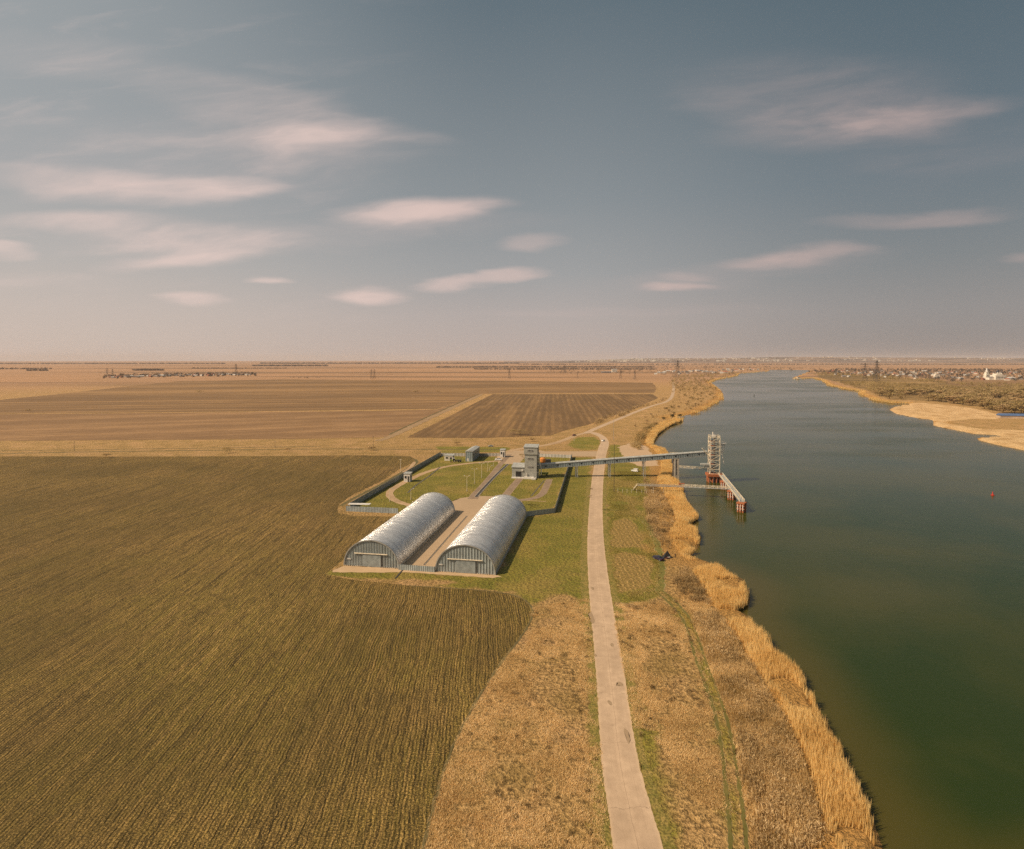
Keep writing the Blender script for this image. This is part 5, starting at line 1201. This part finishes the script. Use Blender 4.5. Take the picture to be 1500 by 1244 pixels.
# white farm building with dark barn
r = empty('farm_barn', (*P(900, 545.5), 0), R(5), 'bright white flat barn on the plain left of the tall river pylon', 'barn')
m = MB(); m.box((0, 0, 8), (29, 14, 16)); m.build('wall', 'hwhite', r)
m = MB(); m.xprism([(-7.5, 16), (7.5, 16), (7.5, 16.6), (0, 18.5), (-7.5, 16.6)], -15, 15); m.build('roof', 'rgrey', r)
r = empty('farm_barn', (*P(888, 546.5), 0), R(5), 'long low dark barn left of the bright white one', 'barn')
m = MB(); m.box((0, 0, 3), (55, 12, 6)); m.build('wall', 'rslate', r)
m = MB(); m.xprism([(-6.6, 6.01), (6.6, 6.01), (0, 9)], -28, 28); m.build('roof', 'rslate', r)
# church and bell tower
def onion(m, c, r_, h): m.lathe(c, [(r_ * .5, 0), (r_ * .55, h * .15), (r_, h * .35), (r_ * .9, h * .5), (r_ * .35, h * .72), (r_ * .1, h * .85), (.05 * r_, h)], 14)
bp = P(1445, 556); r = empty('bell_tower', (*bp, 0), 0, 'tall tapering white bell tower left of the domed church', 'tower')
m = MB(); m.box((0, 0, 5), (15, 15, 10)); m.box((0, 0, 15), (12.5, 12.5, 10)); m.box((0, 0, 24), (10, 10, 8), taper=.9); m.build('shaft', 'hwhite', r)
m = MB(); m.lathe((0, 0, 28), [(4.3, 0), (3.6, 4), (1.6, 11), (.4, 15)], 8); m.build('spire', 'white', r)
m = MB(); onion(m, (0, 0, 42.6), 1.2, 3.4); m.build('dome', 'gold', r)
for z in (14, 24):
    for x in (-2.6, 2.6): m = MB(); m.box((x, -(6.3 if z == 14 else 5.0), z), (1.6, .3, 3.6)); m.build('window', 'glass', r)
cp = P(1461, 556.5); r = empty('church', (*cp, 0), 0, 'cream white church with a cluster of dark onion domes', 'church')
m = MB(); m.box((0, 0, 8.5), (34, 26, 17)); m.box((0, 0, 19.5), (22, 18, 5)); m.box((-26, 0, 4.5), (18, 14, 9)); m.box((20.5, 0, 6), (8, 16, 12)); m.build('walls', 'hwhite', r)
for x, y, s_, z in ((0, 0, 4.6, 22), (-9, -6, 2.6, 22), (9, -6, 2.6, 22), (-9, 6, 2.6, 22), (9, 6, 2.6, 22)):
    m = MB(); m.lathe((x, y, z), [(s_ * .7, 0), (s_ * .7, s_ * 1.1)], 12); dd = m.build('drum', 'hwhite', r)
    m = MB(); onion(m, (x, y, z + s_ * 1.1), s_, s_ * 2.2); m.build('dome', 'domedark', dd)
for k in range(6): m = MB(); m.box((-13 + 5.2 * k, -13.2, 9), (1.8, .3, 6)); m.build('window', 'glass', r)
m = MB(); m.xprism([(-7.4, 9), (7.4, 9), (0, 12)], -35.5, -17.2); m.build('porch_roof', 'rslate', r)
for px_, py_, w_, h_, lb in ((1372, 553.5, 20, 13, 'small white chapel with a little dome in the village left of the church'), (1340, 548.5, 16, 9, 'little white chapel with twin caps at the left of the village')):
    r = empty('chapel', (*P(px_, py_), 0), 0, lb, 'chapel'); m = MB(); m.box((0, 0, h_ / 2), (w_, 10, h_)); m.box((-w_ * .2, 0, h_ + 2), (6, 6, 4)); m.build('walls', 'hwhite', r)
    m = MB(); onion(m, (-w_ * .2, 0, h_ + 4), 2.6, 5); m.build('dome', 'hwhite', r)
    m = MB(); m.xprism([(-5.2, h_ + .01), (5.2, h_ + .01), (0, h_ + 3)], w_ * .05, w_ / 2 + .4); m.build('roof', 'rslate', r)
r = empty('pavilion', (*P(1481, 556.5), 0), 0, 'low white pavilion with peaked roof right of the church', 'building')
m = MB(); m.box((0, 0, 3), (28, 14, 6)); m.build('wall', 'hwhite', r); m = MB(); m._add([(-15, -8, 6.02), (15, -8, 6.02), (15, 8, 6.02), (-15, 8, 6.02), (-6, 0, 11), (6, 0, 11)], [(0, 1, 5, 4), (1, 2, 5), (2, 3, 4, 5), (3, 0, 4), (3, 2, 1, 0)]); m.build('roof', 'rgrey', r)

# far tree lines and hills
m_line = tone_mat('hazy_tree_line', [(0., (.08, .065, .05)), (1., (.17, .125, .09))], .1)
def treeline(px0, px1, py, n, r0, r1, label):
    q = np.array([P(rng.uniform(px0, px1), py + rng.uniform(-.15, .15)) for _ in range(n)]); forest('tree_line', q, r0 * .8, r1 * .8, 16, r1 * .7, m_line, label, 'tree line')
for a in ((-100, 75, 541, 260, 6, 10, 'dark shelter belt at the far left of the plain'), (-100, 330, 533.3, 900, 9, 16, 'long grey tree line under the left horizon'), (40, 70, 543.5, 60, 6, 9, 'short dark wood on the left plain'), (195, 240, 543, 120, 6, 10, 'dark strip of trees above the distant hamlet'),
          (380, 760, 533, 1000, 10, 18, 'dark tree line under the horizon at the centre left'), (370, 480, 536.5, 300, 8, 14, 'dark wood beyond the orange stubble strips'), (640, 960, 538.5, 800, 6, 11, 'brown tree belt beyond the fallow field'), (695, 960, 541.5, 500, 5, 9, 'row of bare trees on the plain behind the pylons'),
          (423, 472, 553.8, 12, 2.5, 4, 'row of small dark trees beyond the fallow field at left'), (280, 420, 540, 220, 4, 7, 'thin hedge line above the hamlet'), (760, 1500, 534.5, 900, 7, 13, 'faint tree belt at the foot of the hazy hills')): treeline(*a)
def hills():
    xs = np.linspace(-200, 17500, 220); ys = np.linspace(10800, 17500, 24); X, Y = np.meshgrid(xs, ys)
    prof = np.sin(np.clip((Y - 10800) / 6700, 0, 1) * math.pi * .75) ** 1.2
    ramp = np.clip(X / 4500, 0, 1); ramp = ramp * ramp * (3 - 2 * ramp)
    Z = prof * ramp * (62 + 55 * vnoise(X, Y, 2400, 51) + 16 * vnoise(X, Y, 700, 52)) + .5
    V = np.stack([X, Y, Z], -1).reshape(-1, 3); n, m_ = X.shape; idx = np.arange(n * m_).reshape(n, m_)
    F = np.stack([idx[:-1, :-1], idx[:-1, 1:], idx[1:, 1:], idx[1:, :-1]], -1).reshape(-1, 4)
    t = NT('hill_land'); n1 = t.noise(1., 5, t.scale(t.obj, (.0012, .0012, .03)), .65); t.base(t.mix(t.ramp(n1, [(.42, 0.), (.55, 1.)]), (.055, .045, .035), (.23, .15, .10)))
    o = raw_mesh('hills', V, F, t.m, smooth=True); o['kind'] = 'structure'
    fn = lambda x, y: float(np.interp(x, xs, Z[int(np.argmin(abs(ys - y)))]))
    m = MB()
    for _ in range(420):
        cl = random.choice((.15, .2, .24, .3, .42, .6, .85)); x = 13000 * (cl + random.gauss(0, .035)); y = random.uniform(11800, 14500)
        if x < 600: continue
        h = random.choice((9, 9, 14, 25)); m.box((x, y, fn(x, y) + h / 2 - 2), (random.uniform(15, 70), 15, h), random.uniform(-.3, .3))
    tag(m.build('distant_town', 'hwhite'), 'pale hazy town buildings scattered on the distant hills', 'town', None, 'stuff')
hills()

# ------------------------------------------------------------------ haze
m = MB(); m.box((0, 0, 90), (52400, 52400, 196)); hz = m.build('haze', 'white'); hz['kind'] = 'stuff'
mt = bpy.data.materials.new('haze_air'); mt.use_nodes = True; mt.node_tree.nodes.clear()
out = mt.node_tree.nodes.new('ShaderNodeOutputMaterial'); pv = mt.node_tree.nodes.new('ShaderNodeVolumePrincipled')
pv.inputs['Color'].default_value = (.74, .70, .71, 1); pv.inputs['Density'].default_value = 3.8e-5; pv.inputs['Anisotropy'].default_value = 0.0
mt.node_tree.links.new(pv.outputs[0], out.inputs['Volume']); hz.data.materials.clear(); hz.data.materials.append(mt)
tag(hz, 'thin pinkish air haze over the whole plain', 'haze')

# ------------------------------------------------------------------ light
EL = R(43); SAZ = R(18)      # light travels towards +x and slightly away from the camera
dirv = Vector((math.cos(SAZ) * math.cos(EL), math.sin(SAZ) * math.cos(EL), -math.sin(EL)))
sun = bpy.data.lights.new('sun', 'SUN'); sun.energy = 5.0; sun.angle = R(.5); sun.color = (1, .80, .57)
so = bpy.data.objects.new('sun', sun); col.objects.link(so); so.rotation_euler = dirv.to_track_quat('-Z', 'Y').to_euler(); so.location = (0, 0, 200)

w = bpy.data.worlds.new('World'); scn.world = w; w.use_nodes = True; nt = w.node_tree; nt.nodes.clear()
class WT(NT):
    def __init__(s, t): s.t = t; s._o = None
W = WT(nt); wo = W.n('ShaderNodeOutputWorld'); bg = W.n('ShaderNodeBackground'); W.l(bg.outputs[0], wo.inputs[0]); bg.inputs[1].default_value = .1
tc = W.n('ShaderNodeTexCoord').outputs['Generated']; nv = W.n('ShaderNodeVectorMath', operation='NORMALIZE'); W.l(tc, nv.inputs[0]); o3 = W.sep(nv.outputs[0])
sky = W.n('ShaderNodeTexSky', sky_type='NISHITA'); sky.sun_disc = False; sky.sun_elevation = EL
sky.sun_rotation = math.atan2(-dirv.x, -dirv.y); sky.air_density = 1.2; sky.dust_density = 2.5; sky.altitude = 80
k10 = lambda c: tuple(v * 10 for v in c)
def s2l(*c): return tuple(((v / 255 + .055) / 1.055) ** 2.4 if v > 10 else v / 255 / 12.92 for v in c)
Lf = W.ramp(o3[2], [(0., s2l(208, 190, 178)), (.07, s2l(199, 186, 178)), (.14, s2l(183, 178, 174)), (.25, s2l(160, 163, 164)), (.50, s2l(146, 153, 156)), (1., s2l(105, 120, 130))])
Cf = W.ramp(o3[2], [(0., s2l(190, 174, 166)), (.07, s2l(180, 170, 166)), (.14, s2l(160, 160, 160)), (.25, s2l(139, 145, 148)), (.50, s2l(100, 114, 122)), (1., s2l(60, 80, 95))])
Rf = W.ramp(o3[2], [(0., s2l(150, 141, 137)), (.07, s2l(146, 142, 141)), (.14, s2l(128, 132, 134)), (.25, s2l(107, 119, 126)), (.50, s2l(78, 97, 107)), (1., s2l(50, 70, 84))])
c = W.mix(W.mr(o3[0], -.62, .0), Lf, Cf); c = W.mix(W.mr(o3[0], .05, .62), c, Rf)
sc10 = W.n('ShaderNodeVectorMath', operation='SCALE'); W.l(c, sc10.inputs[0]); sc10.inputs['Scale'].default_value = 10.
c = W.mix(.05, sc10.outputs[0], sky.outputs[0])
# brighter air around the sun itself, left of and behind the camera
dt = W.n('ShaderNodeVectorMath', operation='DOT_PRODUCT'); W.l(nv.outputs[0], dt.inputs[0]); dt.inputs[1].default_value = tuple(-dirv)
gl = W.ma('ADD', W.ma('MULTIPLY', W.ma('POWER', W.ma('MAXIMUM', dt.outputs['Value'], 0.), 5.), 5.), W.ma('MULTIPLY', W.ma('POWER', W.ma('MAXIMUM', dt.outputs['Value'], 0.), 40.), 25.))
gs = W.n('ShaderNodeVectorMath', operation='SCALE'); gs.inputs[0].default_value = (1., .88, .74); W.l(gl, gs.inputs['Scale'])
c = W.mix(1., c, gs.outputs[0], 'ADD')
# clouds: long lens shaped streaks, placed by direction
yc = W.ma('MAXIMUM', o3[1], .04); u = W.ma('DIVIDE', o3[0], yc); v_ = W.ma('DIVIDE', o3[2], yc); uv = W.comb(u, v_)
nz = W.n('ShaderNodeTexNoise'); W.l(W.scale(uv, (3.5, 16., 1)), nz.inputs['Vector']); nz.inputs['Scale'].default_value = 1.; nz.inputs['Detail'].default_value = 5
wv = W.n('ShaderNodeVectorMath', operation='MULTIPLY_ADD'); W.l(nz.outputs['Color'], wv.inputs[0]); wv.inputs[1].default_value = (.20, .050, 0); wv.inputs[2].default_value = (-.10, -.025, 0)
ad = W.n('ShaderNodeVectorMath', operation='ADD'); W.l(uv, ad.inputs[0]); W.l(wv.outputs[0], ad.inputs[1]); uvw = ad.outputs[0]
wisp = W.n('ShaderNodeTexNoise'); W.l(W.rotscale(uvw, R(8), (5., 26., 1)), wisp.inputs['Vector']); wisp.inputs['Scale'].default_value = 1.; wisp.inputs['Detail'].default_value = 7; wisp.inputs['Roughness'].default_value = .6
# px, py, half width, half height, tilt, strength, wispiness
CL = [(455, 208, 120, 17, 2, .75, .2), (370, 160, 190, 34, -12, .28, 1), (420, 215, 200, 45, -3, .20, 1), (230, 278, 190, 19, 1, .62, .1), (100, 268, 130, 18, -4, .35, .2), (340, 276, 70, 15, 0, .35, .1), (610, 313, 125, 17, 1, .75, .1), (660, 313, 60, 13, 0, .35, .1),
      (110, 325, 130, 13, 1, .48, .2), (280, 345, 180, 24, -3, .40, .4), (280, 378, 125, 13, 4, .62, .2), (15, 369, 50, 9, -2, .65, .1), (398, 408, 42, 5, 0, .6, .1), (297, 440, 42, 10, 0, .62, .1),
      (528, 436, 56, 13, 1, .75, .1), (650, 419, 55, 8, 3, .6, .1), (735, 408, 62, 9, 7, .65, .1), (778, 356, 55, 10, 0, .35, .2), (985, 419, 60, 6, 1, .55, .1), (1010, 405, 45, 6, 1, .25, .1),
      (1155, 376, 90, 11, 5, .60, .1), (1240, 366, 50, 8, -4, .25, .2), (1330, 320, 140, 11, 4, .32, .2), (1240, 185, 200, 30, 6, .42, .6), (1350, 170, 150, 16, 7, .30, .4), (1200, 140, 230, 48, -2, .20, 1), (1060, 165, 90, 22, -5, .20, 1), (1240, 190, 60, 16, 0, .2, .5), (1500, 380, 40, 9, 0, .3, .1),
      (120, 95, 180, 26, -8, .22, 1), (250, 240, 330, 60, -3, .16, 1), (330, 350, 260, 22, 2, .22, .8), (560, 195, 90, 14, -8, .25, .8), (620, 330, 190, 14, 0, .16, .8), (60, 410, 160, 14, 0, .12, .8), (1150, 385, 160, 14, 5, .14, .8), (1000, 410, 130, 16, 3, .12, .8), (1400, 225, 200, 40, 8, .10, 1), (900, 458, 260, 8, 1, .12, .5)]
acc = None
for (x, y, hw, hh, tl, st, wi) in CL:
    mp = W.n('ShaderNodeMapping', vector_type='TEXTURE'); W.l(uvw if wi > .05 else uv, mp.inputs[0])
    mp.inputs['Location'].default_value = ((x - 750) / FPX, (526 - y) / FPX, 0); mp.inputs['Rotation'].default_value = (0, 0, R(tl)); mp.inputs['Scale'].default_value = (hw * 1.25 / FPX, hh * 1.5 / FPX, 1)
    gr = W.n('ShaderNodeTexGradient', gradient_type='SPHERICAL'); W.l(mp.outputs[0], gr.inputs[0])
    g = W.ma('MULTIPLY', W.mr(gr.outputs['Fac'], 0, .8), st * (.85 if y > 250 else .74))
    if wi <= .3: g = W.ma('MULTIPLY', g, W.mr(wisp.outputs['Fac'], .3, .62, .62, 1.12))
    else: g = W.ma('MULTIPLY', g, W.mr(wisp.outputs['Fac'], .3, .7, .35, 1.2))
    acc = g if acc is None else W.ma('ADD', acc, W.ma('MULTIPLY', g, W.ma('SUBTRACT', 1., acc)))
front = W.mr(o3[1], .04, .2)
cc = W.mix(W.mr(o3[0], -.5, .6), k10(s2l(238, 211, 201)), k10(s2l(208, 180, 172)))
c = W.mix(W.ma('MULTIPLY', acc, front), c, cc)
# very thin veil in the upper left, seen as faint streaks
vl = W.ma('MULTIPLY', W.mr(wisp.outputs['Fac'], .5, .8), W.ma('MULTIPLY', W.mr(o3[0], .0, -.6), .18)); c = W.mix(W.ma('MULTIPLY', vl, front), c, cc)
W.l(c, bg.inputs[0])

vs = scn.view_settings; vs.view_transform = 'Standard'; vs.look = 'None'; vs.exposure = 0; vs.gamma = 1
try: scn.display_settings.display_device = 'sRGB'
except Exception: pass
cy = scn.cycles; cy.max_bounces = 5; cy.diffuse_bounces = 2; cy.glossy_bounces = 3; cy.transmission_bounces = 2; cy.volume_bounces = 1; cy.transparent_max_bounces = 6
cy.use_denoising = False; cy.denoising_input_passes = 'RGB_ALBEDO_NORMAL'; cy.denoising_prefilter = 'ACCURATE'; cy.sample_clamp_indirect = 4
